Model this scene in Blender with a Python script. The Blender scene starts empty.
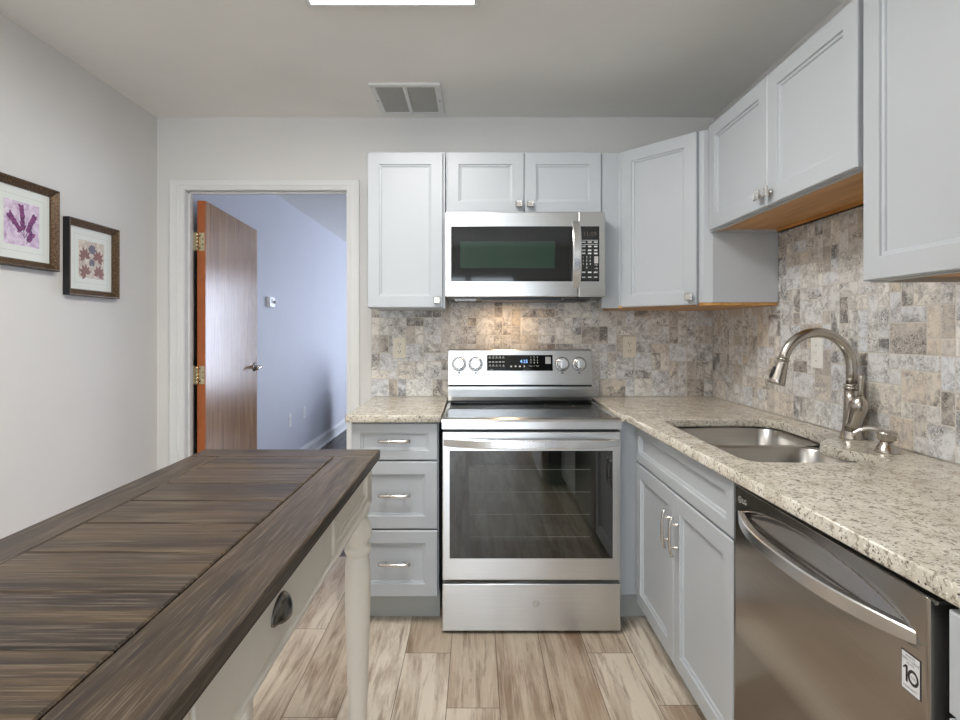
import bpy, bmesh, math, random
from mathutils import Matrix, Vector

# ------------------------------------------------------------------ camera, world, light, exposure
sc = bpy.context.scene
COL = sc.collection
HZ = 1.288                                    # eye height
cd = bpy.data.cameras.new('camera')
cam = bpy.data.objects.new('camera', cd)
COL.objects.link(cam)
cam.location = (0, 0, HZ)
cam.rotation_euler = (math.pi / 2, 0, 0)
cd.sensor_width = 36.0
cd.lens = 555 / 960 * 36
cd.shift_x = 4 / 960
cd.shift_y = -29 / 960
cd.clip_start = 0.02
sc.camera = cam

sc.view_settings.view_transform = 'Standard'
sc.view_settings.look = 'None'
sc.view_settings.gamma = 1.0
sc.view_settings.exposure = -0.17
sc.view_settings.use_curve_mapping = False
sc.cycles.use_denoising = True
sc.cycles.max_bounces = 10
sc.cycles.diffuse_bounces = 6
sc.cycles.sample_clamp_indirect = 6.0
sc.cycles.caustics_reflective = False

world = bpy.data.worlds.new('world')
sc.world = world
world.use_nodes = True
world.node_tree.nodes['Background'].inputs[0].default_value = (0.62, 0.76, 1.0, 1)
world.node_tree.nodes['Background'].inputs[1].default_value = 1.0


def area(name, loc, rot, sx, sy, power, color):
    l = bpy.data.lights.new(name, 'AREA')
    l.shape = 'RECTANGLE'
    l.size, l.size_y, l.energy, l.color = sx, sy, power, color
    o = bpy.data.objects.new(name, l)
    o.location, o.rotation_euler = loc, rot
    COL.objects.link(o)
    return o


TROFFER = 27.0                                 # radiance of the ceiling fixture's diffuser
FILL_GLOBE = 38.0                                # radiance of the unseen fill globe added behind the camera
# added patio-door daylight behind the camera; far room's end window; added side fill there
area('patio_fill', (-0.1, -2.66, 1.1), (math.pi / 2, 0, 0), 1.25, 2.0, 60, (0.82, 0.91, 1.0))
area('daylight_far_room', (0.75, 8.95, 1.25), (-math.pi / 2, 0, 0), 1.5, 1.7, 135, (0.74, 0.82, 1.0))
area('fill_far_side', (1.45, 5.2, 0.9), (math.pi / 2, 0, math.pi / 2), 1.6, 1.0, 10, (0.62, 0.70, 1.0))
# warm task lamp under the microwave
area('hood_lamp', (0.16, 2.885, 1.4385), (0, 0, 0), 0.12, 0.04, 1.3, (1.0, 0.68, 0.40))

# ------------------------------------------------------------------ helpers
R = random.Random(12)


def V(*a):
    return Vector(a)


def root_matrix(o):
    while o.parent:
        o = o.parent
    return Matrix.LocRotScale(o.location, o.rotation_euler, None)


def frame(o, u, n=None):
    """viewer-left-bottom origin o, u along the width (towards viewer right), v up, w = u x z outward"""
    u = Vector(u).normalized()
    v = V(0, 0, 1)
    w = u.cross(v)
    m = Matrix.Identity(4)
    for i in range(3):
        m[i][0], m[i][1], m[i][2], m[i][3] = u[i], v[i], w[i], o[i]
    return m


FRONT = (1, 0, 0)      # faces -Y (towards the camera)
LEFTW = (0, -1, 0)     # faces -X
RIGHTW = (0, 1, 0)     # faces +X


class MB:
    def __init__(s, xf=None):
        s.bm = bmesh.new()
        s.lay = s.bm.loops.layers.float_color.new('tone')
        s.xf = xf or Matrix.Identity(4)
        s.tone = (0.5, 0.5, 0.5, 1)
        s.mi = 0

    def v(s, p):
        return s.bm.verts.new(s.xf @ Vector(p))

    def f(s, vs, smooth=False):
        try:
            f = s.bm.faces.new(vs)
        except ValueError:
            return None
        f.smooth = smooth
        f.material_index = s.mi
        for l in f.loops:
            l[s.lay] = s.tone
        return f

    def box(s, x0, x1, y0, y1, z0, z1):
        x0, x1 = min(x0, x1), max(x0, x1)
        y0, y1 = min(y0, y1), max(y0, y1)
        z0, z1 = min(z0, z1), max(z0, z1)
        c = [s.v((x, y, z)) for z in (z0, z1) for y in (y0, y1) for x in (x0, x1)]
        for q in ((0, 2, 3, 1), (4, 5, 7, 6), (0, 1, 5, 4), (2, 6, 7, 3), (0, 4, 6, 2), (1, 3, 7, 5)):
            s.f([c[i] for i in q])
        return s

    def quad(s, a, b, c, d):
        s.f([s.v(p) for p in (a, b, c, d)])
        return s

    def poly(s, pts):
        s.f([s.v(p) for p in pts])
        return s

    def prism(s, pts, axis, a0, a1):
        """pts: 2D outline; axis 0/1/2 is the extrusion axis"""
        def P(p, a):
            q = [p[0], p[1]]
            q.insert(axis, a)
            return q
        A = [s.v(P(p, a0)) for p in pts]
        B = [s.v(P(p, a1)) for p in pts]
        n = len(pts)
        s.f(A[::-1])
        s.f(B)
        for i in range(n):
            s.f([A[i], A[(i + 1) % n], B[(i + 1) % n], B[i]])
        return s

    def loft(s, rings, cap0=True, cap1=True, smooth=True, close=True):
        RR = [[s.v(p) for p in r] for r in rings]
        n = len(RR[0])
        for a, b in zip(RR, RR[1:]):
            for i in range(n if close else n - 1):
                s.f([a[i], a[(i + 1) % n], b[(i + 1) % n], b[i]], smooth)
        if cap0:
            s.f(RR[0][::-1])
        if cap1:
            s.f(RR[-1])
        return s

    def tube(s, pts, rad, n=14, flat=None, cap=True):
        """tube through pts; rad number or list; flat=(ru, rv) scales of section"""
        pts = [Vector(p) for p in pts]
        if not isinstance(rad, (list, tuple)):
            rad = [rad] * len(pts)
        t0 = (pts[1] - pts[0]).normalized()
        ref = V(0, 0, 1) if abs(t0.z) < 0.9 else V(0, 1, 0)
        a = t0.cross(ref).normalized()
        rings = []
        for i, p in enumerate(pts):
            t = (pts[min(i + 1, len(pts) - 1)] - pts[max(i - 1, 0)]).normalized()
            a = (a - t * a.dot(t)).normalized()
            b = t.cross(a)
            fu, fv = flat or (1, 1)
            rings.append([p + a * (math.cos(k * 2 * math.pi / n) * rad[i] * fu) + b * (math.sin(k * 2 * math.pi / n) * rad[i] * fv) for k in range(n)])
        return s.loft(rings, cap, cap)

    def cyl(s, p0, p1, r0, r1=None, n=20):
        return s.tube([p0, p1], [r0, r0 if r1 is None else r1], n)

    def lathe(s, prof, c, axis=(0, 0, 1), n=28, cap0=True, cap1=True):
        """prof: list of (r, h) along the axis from point c"""
        ax = Vector(axis).normalized()
        ref = V(1, 0, 0) if abs(ax.x) < 0.9 else V(0, 1, 0)
        a = ax.cross(ref).normalized()
        b = ax.cross(a)
        rings = [[Vector(c) + ax * h + a * (r * math.cos(k * 2 * math.pi / n)) + b * (r * math.sin(k * 2 * math.pi / n)) for k in range(n)] for r, h in prof]
        return s.loft(rings, cap0, cap1)

    def rrect(s, cx, cy, w, h, r, n=5):
        out = []
        for qx, qy, a0 in ((1, 1, 0), (-1, 1, 90), (-1, -1, 180), (1, -1, 270)):
            for k in range(n + 1):
                a = math.radians(a0 + 90 * k / n)
                out.append((cx + qx * (w / 2 - r) + r * math.cos(a), cy + qy * (h / 2 - r) + r * math.sin(a)))
        return out

    def panel(s, w, h, t=0.02, rail=0.057, u0=0, v0=0):
        """recessed-panel door or drawer front in (u, v, w)"""
        prof = [(0, 0), (0, t - 0.003), (0.003, t), (rail - 0.001, t), (rail, t - 0.001), (rail + 0.001, t - 0.006), (rail + 0.009, t - 0.0075), (rail + 0.011, t - 0.0125)]
        rings = [[(u0 + i, v0 + i, z), (u0 + w - i, v0 + i, z), (u0 + w - i, v0 + h - i, z), (u0 + i, v0 + h - i, z)] for i, z in prof]
        return s.loft(rings, True, True, smooth=False)

    def text(s, body, size, u, v, w=0.0006, align='CENTER'):
        cu = bpy.data.curves.new('t', 'FONT')
        cu.body, cu.size, cu.align_x, cu.align_y = body, size, align, 'CENTER'
        cu.resolution_u = 2
        ob = bpy.data.objects.new('t', cu)
        COL.objects.link(ob)
        dg = bpy.context.evaluated_depsgraph_get()
        me = bpy.data.meshes.new_from_object(ob.evaluated_get(dg))
        vs = [s.v((u + p.co.x, v + p.co.y, w)) for p in me.vertices]
        for p in me.polygons:
            s.f([vs[i] for i in p.vertices])
        bpy.data.objects.remove(ob)
        bpy.data.curves.remove(cu)
        bpy.data.meshes.remove(me)
        return s

    def disc(s, u, v, r, w, n=20):
        s.f([s.v((u + r * math.cos(2 * math.pi * k / n), v + r * math.sin(2 * math.pi * k / n), w)) for k in range(n)])
        return s

    def ring(s, u, v, r0, r1, w, n=24, su=1.0):
        A = [s.v((u + su * r0 * math.cos(2 * math.pi * k / n), v + r0 * math.sin(2 * math.pi * k / n), w)) for k in range(n)]
        B = [s.v((u + su * r1 * math.cos(2 * math.pi * k / n), v + r1 * math.sin(2 * math.pi * k / n), w)) for k in range(n)]
        for k in range(n):
            s.f([A[k], B[k], B[(k + 1) % n], A[(k + 1) % n]])
        return s

    def rect(s, u0, u1, v0, v1, w):
        return s.quad((u0, v0, w), (u1, v0, w), (u1, v1, w), (u0, v1, w))

    def build(s, name, mat, parent=None, bevel=0, seg=2, fix=True):
        if fix:
            bmesh.ops.recalc_face_normals(s.bm, faces=s.bm.faces)
        if parent is not None:
            s.bm.transform(root_matrix(parent).inverted())
        me = bpy.data.meshes.new(name)
        s.bm.to_mesh(me)
        s.bm.free()
        for m in (mat if isinstance(mat, (list, tuple)) else [mat]):
            me.materials.append(m)
        o = bpy.data.objects.new(name, me)
        COL.objects.link(o)
        if parent is not None:
            o.parent = parent
        if bevel:
            b = o.modifiers.new('bevel', 'BEVEL')
            b.width, b.segments, b.limit_method, b.angle_limit = bevel, seg, 'ANGLE', math.radians(40)
        return o


def thing(name, label, cat, loc=(0, 0, 0), group=None):
    o = bpy.data.objects.new(name, None)
    o.empty_display_size = 0.05
    COL.objects.link(o)
    o.location = loc
    return tag(o, label, cat, group)


def tag(o, label, cat, group=None):
    o['label'], o['category'] = label, cat
    if group:
        o['group'] = group
    return o


def struct(o):
    o['kind'] = 'structure'
    return o


# ------------------------------------------------------------------ materials
def srgb(r, g, b):
    def c(x):
        x /= 255
        return x / 12.92 if x <= 0.04045 else ((x + 0.055) / 1.055) ** 2.4
    return (c(r), c(g), c(b), 1)


class NT:
    """small node-tree builder"""
    def __init__(s, name):
        s.m = bpy.data.materials.new(name)
        s.m.use_nodes = True
        s.t = s.m.node_tree
        s.b = s.t.nodes['Principled BSDF']

    def n(s, kind, **kw):
        nd = s.t.nodes.new(kind)
        for k, v in kw.items():
            setattr(nd, k, v)
        return nd

    def l(s, a, b):
        s.t.links.new(a, b)

    def coords(s, scale=(1, 1, 1), tone=False):
        tc = s.n('ShaderNodeTexCoord')
        mp = s.n('ShaderNodeMapping')
        mp.inputs['Scale'].default_value = scale
        s.l(tc.outputs['Object'], mp.inputs['Vector'])
        if not tone:
            return mp.outputs[0]
        at = s.n('ShaderNodeAttribute', attribute_name='tone')
        sc_ = s.n('ShaderNodeVectorMath', operation='SCALE')
        sc_.inputs['Scale'].default_value = 57.0
        s.l(at.outputs['Color'], sc_.inputs[0])
        ad = s.n('ShaderNodeVectorMath', operation='ADD')
        s.l(mp.outputs[0], ad.inputs[0])
        s.l(sc_.outputs[0], ad.inputs[1])
        return ad.outputs[0]

    def noise(s, vec, scale, detail=6, rough=0.6, dist=0):
        nd = s.n('ShaderNodeTexNoise')
        nd.inputs['Scale'].default_value = scale
        nd.inputs['Detail'].default_value = detail
        nd.inputs['Roughness'].default_value = rough
        nd.inputs['Distortion'].default_value = dist
        s.l(vec, nd.inputs['Vector'])
        return nd.outputs['Fac']

    def ramp(s, fac, stops):
        r = s.n('ShaderNodeValToRGB')
        e = r.color_ramp.elements
        while len(e) < len(stops):
            e.new(0.5)
        for el, (p, c) in zip(e, stops):
            el.position = p
            el.color = c if len(c) == 4 else (*c, 1)
        s.l(fac, r.inputs[0])
        return r.outputs[0]

    def mix(s, fac, a, b, mode='MIX'):
        m = s.n('ShaderNodeMix', data_type='RGBA', blend_type=mode)
        for sock, val in ((m.inputs[0], fac), (m.inputs[6], a), (m.inputs[7], b)):
            if isinstance(val, (int, float)):
                sock.default_value = val
            elif isinstance(val, tuple):
                sock.default_value = val
            else:
                s.l(val, sock)
        return m.outputs[2]

    def bump(s, h, strength, dist=0.002):
        b = s.n('ShaderNodeBump')
        b.inputs['Strength'].default_value = strength
        b.inputs['Distance'].default_value = dist
        s.l(h, b.inputs['Height'])
        s.l(b.outputs[0], s.b.inputs['Normal'])

    def set(s, **kw):
        for k, v in kw.items():
            k = k.replace('_', ' ')
            if isinstance(v, (int, float, tuple)):
                s.b.inputs[k].default_value = v
            else:
                s.l(v, s.b.inputs[k])
        return s


def paint(name, col, rough=0.5, var=0.04, scale=3.0, bump=0.0, spec=0.5):
    t = NT(name)
    c = t.coords()
    nf = t.noise(c, scale, 3)
    lo = tuple(x * (1 - var) for x in col[:3]) + (1,)
    hi = tuple(min(1, x * (1 + var)) for x in col[:3]) + (1,)
    t.set(Base_Color=t.ramp(nf, [(0.3, lo), (0.7, hi)]), Roughness=rough)
    t.b.inputs['Specular IOR Level'].default_value = spec
    if bump:
        t.bump(t.noise(c, 220, 2), bump, 0.001)
    return t.m


def steel(name, col=(0.66, 0.66, 0.65, 1), rough=0.3, aniso=0.75, streak=True, rot=0.25):
    t = NT(name)
    t.set(Metallic=1.0, Roughness=rough)
    t.b.inputs['Anisotropic'].default_value = aniso
    t.b.inputs['Anisotropic Rotation'].default_value = rot
    tg = t.n('ShaderNodeTangent', direction_type='RADIAL', axis='Z')
    t.l(tg.outputs[0], t.b.inputs['Tangent'])
    if streak:
        nf = t.noise(t.coords((3, 3, 400)), 1.0, 4)
        t.set(Base_Color=t.ramp(nf, [(0.3, tuple(x * 0.93 for x in col[:3])), (0.7, tuple(min(1, x * 1.05) for x in col[:3]))]))
    else:
        t.set(Base_Color=col)
    return t.m


def plain(name, col, rough=0.4, metal=0.0, spec=0.5, coat=0.0):
    t = NT(name)
    nf = t.noise(t.coords(), 40, 2)
    t.set(Base_Color=t.ramp(nf, [(0.3, tuple(x * 0.97 for x in col[:3])), (0.7, tuple(min(1, x * 1.03) for x in col[:3]))]), Roughness=rough, Metallic=metal)
    t.b.inputs['Specular IOR Level'].default_value = spec
    t.b.inputs['Coat Weight'].default_value = coat
    return t.m


def emit(name, col, strength):
    t = NT(name)
    t.set(Base_Color=(0.02, 0.02, 0.02, 1) if strength < 5 else (0.8, 0.8, 0.8, 1), Emission_Color=col, Emission_Strength=strength)
    return t.m


M = {}
M['wall'] = paint('wall_paint', srgb(221, 220, 218), 0.75, 0.02, 2, 0.06, 0.3)
M['ceiling'] = paint('ceiling_paint', srgb(238, 237, 233), 0.85, 0.02, 2, 0.05, 0.2)
M['trim'] = paint('trim_paint', srgb(226, 227, 226), 0.4, 0.01)
M['hall_wall'] = paint('hall_paint', srgb(206, 208, 214), 0.6, 0.02, 2, 0.04, 0.3)
M['cab'] = paint('cabinet_paint', srgb(184, 189, 194), 0.38, 0.015, 4)
M['cab_in'] = paint('cabinet_interior', srgb(150, 148, 140), 0.6, 0.03)
M['toe'] = paint('toe_kick_paint', srgb(176, 180, 178), 0.5, 0.02)
M['cream'] = paint('cream_paint', srgb(242, 237, 226), 0.38, 0.02, 6)
M['white_plastic'] = plain('white_plastic', srgb(242, 241, 236), 0.35)
M['almond'] = plain('almond_plastic', srgb(230, 224, 208), 0.35)
M['black'] = plain('black_plastic', (0.012, 0.012, 0.013, 1), 0.35)
M['dark_gap'] = plain('dark_cavity', (0.01, 0.01, 0.01, 1), 0.7)
M['black_glass'] = plain('black_glass', (0.006, 0.007, 0.007, 1), 0.05, 0, 0.5, 0.0)
M['oven_glass'] = plain('oven_glass', (0.008, 0.009, 0.008, 1), 0.03, 0, 1.0, 0.2)
M['oven_inner'] = plain('oven_inner_glass', (0.016, 0.019, 0.014, 1), 0.03, 0, 1.0, 0.5)
M['mw_inner'] = plain('microwave_inner_glass', (0.010, 0.030, 0.020, 1), 0.06, 0, 0.6, 0.0)
M['steel'] = steel('brushed_steel')
M['steel_plain'] = steel('satin_steel', (0.74, 0.74, 0.74, 1), 0.24, 0.0, False)
M['steel_dark'] = steel('dark_steel', (0.44, 0.415, 0.39, 1), 0.20, 0.5)
M['nickel'] = steel('brushed_nickel', (0.50, 0.47, 0.43, 1), 0.25, 0.0, False)
M['nickel_bright'] = steel('satin_nickel', (0.70, 0.68, 0.65, 1), 0.22, 0.0, False)
M['sink'] = steel('sink_steel', (0.55, 0.54, 0.52, 1), 0.3, 0.3)
M['brass'] = plain('antique_brass', (0.80, 0.70, 0.44, 1), 0.25, 1.0)
M['pewter'] = plain('dark_pewter', (0.16, 0.15, 0.14, 1), 0.22, 1.0)
M['print_gray'] = plain('gray_print', srgb(120, 120, 120), 0.4)
M['print_light'] = plain('light_print', srgb(205, 208, 205), 0.4)
M['print_dark'] = plain('dark_print', srgb(25, 25, 30), 0.4)
M['led_blue'] = emit('blue_digits', (0.25, 0.5, 1.0, 1), 2.2)
M['led_dim'] = emit('amber_digits', (0.6, 0.38, 0.2, 1), 0.10)
M['diffuser'] = emit('light_diffuser', (1.0, 0.97, 0.93, 1), TROFFER)
M['lamp'] = emit('hood_lamp_lens', (1.0, 0.68, 0.38, 1), 3.0)
M['grey_plastic'] = plain('grey_plastic', srgb(172, 172, 168), 0.4)
M['sticker'] = plain('sticker_white', srgb(225, 226, 228), 0.4)
M['rubber'] = plain('rubber', (0.02, 0.02, 0.02, 1), 0.6)


def maple():
    t = NT('maple_veneer')
    c = t.coords((2, 2, 30))
    nf = t.noise(t.coords((30, 2.2, 30)), 1.0, 5, 0.6, 0.6)
    t.set(Base_Color=t.ramp(nf, [(0.3, srgb(176, 122, 62)), (0.7, srgb(214, 164, 98))]), Roughness=0.4)
    return t.m


def granite():
    t = NT('granite')
    c = t.coords()
    big = t.noise(c, 14, 5, 0.65, 0.5)
    base = t.ramp(big, [(0.28, srgb(178, 169, 150)), (0.46, srgb(208, 201, 186)), (0.66, srgb(226, 221, 209))])
    mid = t.noise(c, 75, 5, 0.7, 0.4)
    c1 = t.mix(t.ramp(mid, [(0.53, (0, 0, 0)), (0.60, (1, 1, 1))]), base, srgb(150, 141, 124))
    hi = t.noise(t.coords((1, 1.15, 1)), 52, 3, 0.6, 0.8)
    c2 = t.mix(t.ramp(hi, [(0.62, (0, 0, 0)), (0.66, (1, 1, 1))]), c1, srgb(124, 116, 104))
    vo = t.n('ShaderNodeTexVoronoi')
    vo.inputs['Scale'].default_value = 105
    t.l(c, vo.inputs['Vector'])
    fl = t.noise(c, 26, 2)
    sel = t.mix(1.0, t.ramp(vo.outputs['Distance'], [(0.17, (1, 1, 1)), (0.28, (0, 0, 0))]), t.ramp(fl, [(0.47, (0, 0, 0)), (0.53, (1, 1, 1))]), 'MULTIPLY')
    c3 = t.mix(sel, c2, srgb(74, 67, 60))
    fine = t.noise(c, 240, 2)
    c4 = t.mix(t.ramp(fine, [(0.58, (0, 0, 0)), (0.68, (1, 1, 1))]), c3, srgb(240, 238, 230))
    t.set(Base_Color=c4, Roughness=0.16)
    return t.m


def travertine():
    t = NT('tumbled_travertine')
    at = t.n('ShaderNodeAttribute', attribute_name='tone')
    sp = t.n('ShaderNodeSeparateColor')
    t.l(at.outputs['Color'], sp.inputs[0])
    base = t.ramp(sp.outputs[0], [(0.0, srgb(198, 188, 176)), (0.2, srgb(226, 223, 219)), (0.45, srgb(228, 232, 237)), (0.7, srgb(240, 238, 234)), (0.88, srgb(236, 231, 222)), (1.0, srgb(216, 203, 186))])
    c = t.coords((1, 1, 1), True)
    cloud = t.noise(c, 24, 7, 0.72, 0.9)
    c1 = t.mix(t.ramp(cloud, [(0.38, (0.75, 0.75, 0.75)), (0.54, (0, 0, 0))]), base, srgb(170, 166, 164))
    amt = t.n('ShaderNodeMath', operation='MULTIPLY_ADD')
    vein = t.noise(c, 75, 8, 0.8, 1.8)
    t.l(sp.outputs[1], amt.inputs[0])
    amt.inputs[1].default_value = 0.14
    t.l(vein, amt.inputs[2])
    patch = t.noise(c, 13, 4, 0.6, 0.6)
    vm = t.mix(1.0, t.ramp(amt.outputs[0], [(0.50, (0, 0, 0)), (0.61, (0.85, 0.85, 0.85))]), t.ramp(patch, [(0.44, (0.12, 0.12, 0.12)), (0.60, (1, 1, 1))]), 'MULTIPLY')
    c2 = t.mix(vm, c1, srgb(84, 79, 78))
    spot = t.noise(c, 48, 5, 0.65, 1.0)
    c3 = t.mix(t.ramp(spot, [(0.56, (0, 0, 0)), (0.68, (0.6, 0.6, 0.6))]), c2, srgb(236, 233, 226))
    t.set(Base_Color=c3, Roughness=0.55)
    t.bump(vein, 0.3, 0.002)
    return t.m


def oak_floor():
    t = NT('oak_plank_floor')
    at = t.n('ShaderNodeAttribute', attribute_name='tone')
    sp = t.n('ShaderNodeSeparateColor')
    t.l(at.outputs['Color'], sp.inputs[0])
    g = t.noise(t.coords((30, 2.4, 1), True), 1.0, 7, 0.68, 0.5)
    blotch = t.noise(t.coords((6.5, 1.0, 1), True), 1.0, 6, 0.66, 0.5)
    fine = t.noise(t.coords((160, 5, 1), True), 1.0, 4, 0.65)
    light = t.ramp(sp.outputs[0], [(0.0, srgb(228, 217, 201)), (0.5, srgb(212, 198, 178)), (1.0, srgb(188, 170, 148))])
    c1 = t.mix(t.ramp(blotch, [(0.46, (0, 0, 0)), (0.62, (0.85, 0.85, 0.85))]), light, srgb(156, 131, 108))
    c2 = t.mix(t.ramp(g, [(0.50, (0, 0, 0)), (0.66, (0.8, 0.8, 0.8))]), c1, srgb(126, 100, 76))
    c3 = t.mix(t.ramp(fine, [(0.5, (0, 0, 0)), (0.72, (0.45, 0.45, 0.45))]), c2, srgb(224, 212, 194))
    t.set(Base_Color=c3, Roughness=0.42)
    t.bump(g, 0.12, 0.002)
    return t.m


def dark_plank(name, along, warm=True):
    t = NT(name)
    s1 = (2.2, 55, 55) if along == 'x' else (55, 2.2, 55)
    s2 = (1.2, 9, 9) if along == 'x' else (9, 1.2, 9)
    s3 = (8, 260, 260) if along == 'x' else (260, 8, 260)
    at = t.n('ShaderNodeAttribute', attribute_name='tone')
    sp = t.n('ShaderNodeSeparateColor')
    t.l(at.outputs['Color'], sp.inputs[0])
    g = t.noise(t.coords(s1, True), 1.0, 7, 0.65, 0.4)
    st = t.noise(t.coords(s2, True), 1.0, 4, 0.6, 0.6)
    fine = t.noise(t.coords(s3, True), 1.0, 3, 0.6)
    base = t.mix(sp.outputs[0], srgb(46, 36, 28), srgb(64, 51, 39))
    c1 = t.mix(t.ramp(st, [(0.42, (0, 0, 0)), (0.64, (0.85, 0.85, 0.85))]), base, srgb(90, 73, 51))
    c2 = t.mix(t.ramp(g, [(0.46, (0, 0, 0)), (0.62, (0.85, 0.85, 0.85))]), c1, srgb(36, 28, 23))
    c3 = t.mix(t.ramp(fine, [(0.52, (0, 0, 0)), (0.66, (0.6, 0.6, 0.6))]), c2, srgb(124, 111, 94))
    t.set(Base_Color=c3, Roughness=t.ramp(g, [(0.3, (0.30, 0.30, 0.30)), (0.7, (0.42, 0.42, 0.42))]))
    t.bump(g, 0.25, 0.002)
    return t.m


def door_veneer():
    t = NT('oak_door_veneer')
    g = t.noise(t.coords((60, 60, 2.2)), 1.0, 6, 0.62, 1.4)
    wv = t.noise(t.coords((14, 14, 5)), 1.0, 3, 0.5, 3.5)
    st = t.noise(t.coords((9, 9, 0.9)), 1.0, 3, 0.5, 2.5)
    c1 = t.ramp(st, [(0.3, srgb(142, 102, 66)), (0.7, srgb(176, 136, 94))])
    c2 = t.mix(t.ramp(g, [(0.45, (0, 0, 0)), (0.66, (0.7, 0.7, 0.7))]), c1, srgb(104, 74, 46))
    t.set(Base_Color=c2, Roughness=0.24)
    t.b.inputs['Specular IOR Level'].default_value = 0.3
    t.bump(t.noise(t.coords((34, 34, 9)), 1.0, 3, 0.5, 2.5), 0.16, 0.004)
    return t.m


def bronze():
    t = NT('mottled_bronze')
    g = t.noise(t.coords(), 210, 5, 0.7, 0.5)
    t.set(Base_Color=t.ramp(g, [(0.40, srgb(44, 29, 19)), (0.55, srgb(100, 76, 50)), (0.72, srgb(160, 136, 100))]), Roughness=0.38, Metallic=0.35)
    return t.m


def art_paper(name, a, b, c):
    t = NT(name)
    n1 = t.noise(t.coords(), 22, 5, 0.6, 1.0)
    n2 = t.noise(t.coords(), 60, 4, 0.6)
    t.set(Base_Color=t.mix(t.ramp(n2, [(0.55, (0, 0, 0)), (0.72, (0.7, 0.7, 0.7))]), t.ramp(n1, [(0.35, a), (0.65, b)]), c), Roughness=0.35)
    return t.m


M['maple'] = maple()
M['granite'] = granite()
M['tile'] = travertine()
M['grout'] = paint('grout', srgb(208, 204, 196), 0.8, 0.04, 40)
M['floor'] = oak_floor()
M['floor_gap'] = plain('floor_seam', srgb(96, 78, 62), 0.6)
M['plank_x'] = dark_plank('dark_plank_cross', 'x')
M['plank_y'] = dark_plank('dark_plank_long', 'y')
M['plank_gap'] = plain('plank_seam', srgb(26, 19, 15), 0.6)
M['veneer'] = door_veneer()
M['orange'] = paint('stained_door_edge', srgb(168, 92, 42), 0.4, 0.08, 12)
M['bronze'] = bronze()
M['mat_board'] = paint('mat_board', srgb(226, 231, 226), 0.7, 0.01)
M['mat_line'] = plain('mat_line', srgb(176, 180, 170), 0.6)
M['art_purple'] = art_paper('lavender_print', srgb(190, 160, 196), srgb(232, 222, 234), srgb(160, 104, 156))
M['art_rust'] = art_paper('leaf_print', srgb(176, 158, 144), srgb(222, 212, 196), srgb(132, 104, 92))
M['petal'] = paint('purple_petal', srgb(132, 62, 120), 0.5, 0.3, 150)
M['petal_dark'] = paint('dark_purple_petal', srgb(92, 40, 92), 0.5, 0.3, 150)
M['leaf_rust'] = paint('rust_leaf', srgb(132, 88, 76), 0.5, 0.3, 150)
M['leaf_slate'] = paint('slate_leaf', srgb(104, 98, 108), 0.5, 0.3, 150)
M['hall_floor'] = dark_plank('hall_plank', 'y')
M['glass'] = (lambda t: (t.set(Base_Color=(0.95, 0.97, 1, 1), Roughness=0.02, Transmission_Weight=1.0, IOR=1.02), t.m)[1])(NT('window_glass'))
M['upholstery'] = paint('grey_upholstery', srgb(120, 118, 124), 0.9, 0.1, 60)

# ------------------------------------------------------------------ room shell
XL, XR, YB, ZC = -1.77, 1.32, 3.08, 2.473
YR = -2.6
WT = 0.09
DX0, DX1, DZ = -1.616, -0.694, 2.068         # door opening
HXL, HXR, HYB = -1.73, 1.6, 9.0              # far room

# kitchen floor: planks run along Y
mb = MB()
mb.mi = 1
mb.quad((XL, YR, -0.0025), (XR, YR, -0.0025), (XR, YB + WT, -0.0025), (XL, YB + WT, -0.0025))
mb.mi = 0
PW = 0.182
k0 = math.floor((XL + 0.10) / PW) - 1
ends = {-1: 2.22, 0: 1.896, 1: 2.95, 2: 2.62, 3: 2.22, 4: 1.91, -2: 2.70, -3: 1.85, -4: 2.4}
fr = random.Random(3)
for k in range(k0, k0 + 20):
    x0 = max(XL, -0.101 + PW * k)
    x1 = min(XR, -0.101 + PW * (k + 1))
    if x1 - x0 < 0.004:
        continue
    y = ends.get(k, fr.uniform(1.8, 2.9)) - 1.22 * 4
    while y < YB + WT:
        ya, yb = max(YR, y), min(YB + WT, y + 1.22)
        y += 1.22
        if yb - ya < 0.01:
            continue
        t = fr.random()
        mb.tone = (t, fr.random(), fr.random(), 1)
        g = 0.0011
        a = [(x0 + g, ya + g, 0), (x1 - g, ya + g, 0), (x1 - g, yb - g, 0), (x0 + g, yb - g, 0)]
        mb.poly(a)
struct(mb.build('floor', [M['floor'], M['floor_gap']], fix=False))

mb = MB()
mb.box(XL - 0.1, XR + 0.1, YR - 0.1, YB + WT, ZC, ZC + 0.08)
struct(mb.build('ceiling', M['ceiling']))
mb = MB()
mb.box(XL - 0.1, XL, YR - 0.1, YB + WT, 0, ZC)
struct(mb.build('wall_left', M['wall']))
mb = MB()
mb.box(XR, XR + 0.1, YR - 0.1, YB + WT, 0, ZC)
struct(mb.build('wall_right', M['wall']))
mb = MB()
mb.box(XL, DX0 - 0.019, YB, YB + WT, 0, ZC)
mb.box(DX0 - 0.019, DX1 + 0.019, YB, YB + WT, DZ + 0.019, ZC)
mb.box(DX1 + 0.019, XR, YB, YB + WT, 0, ZC)
struct(mb.build('wall_back', M['wall']))
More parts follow.
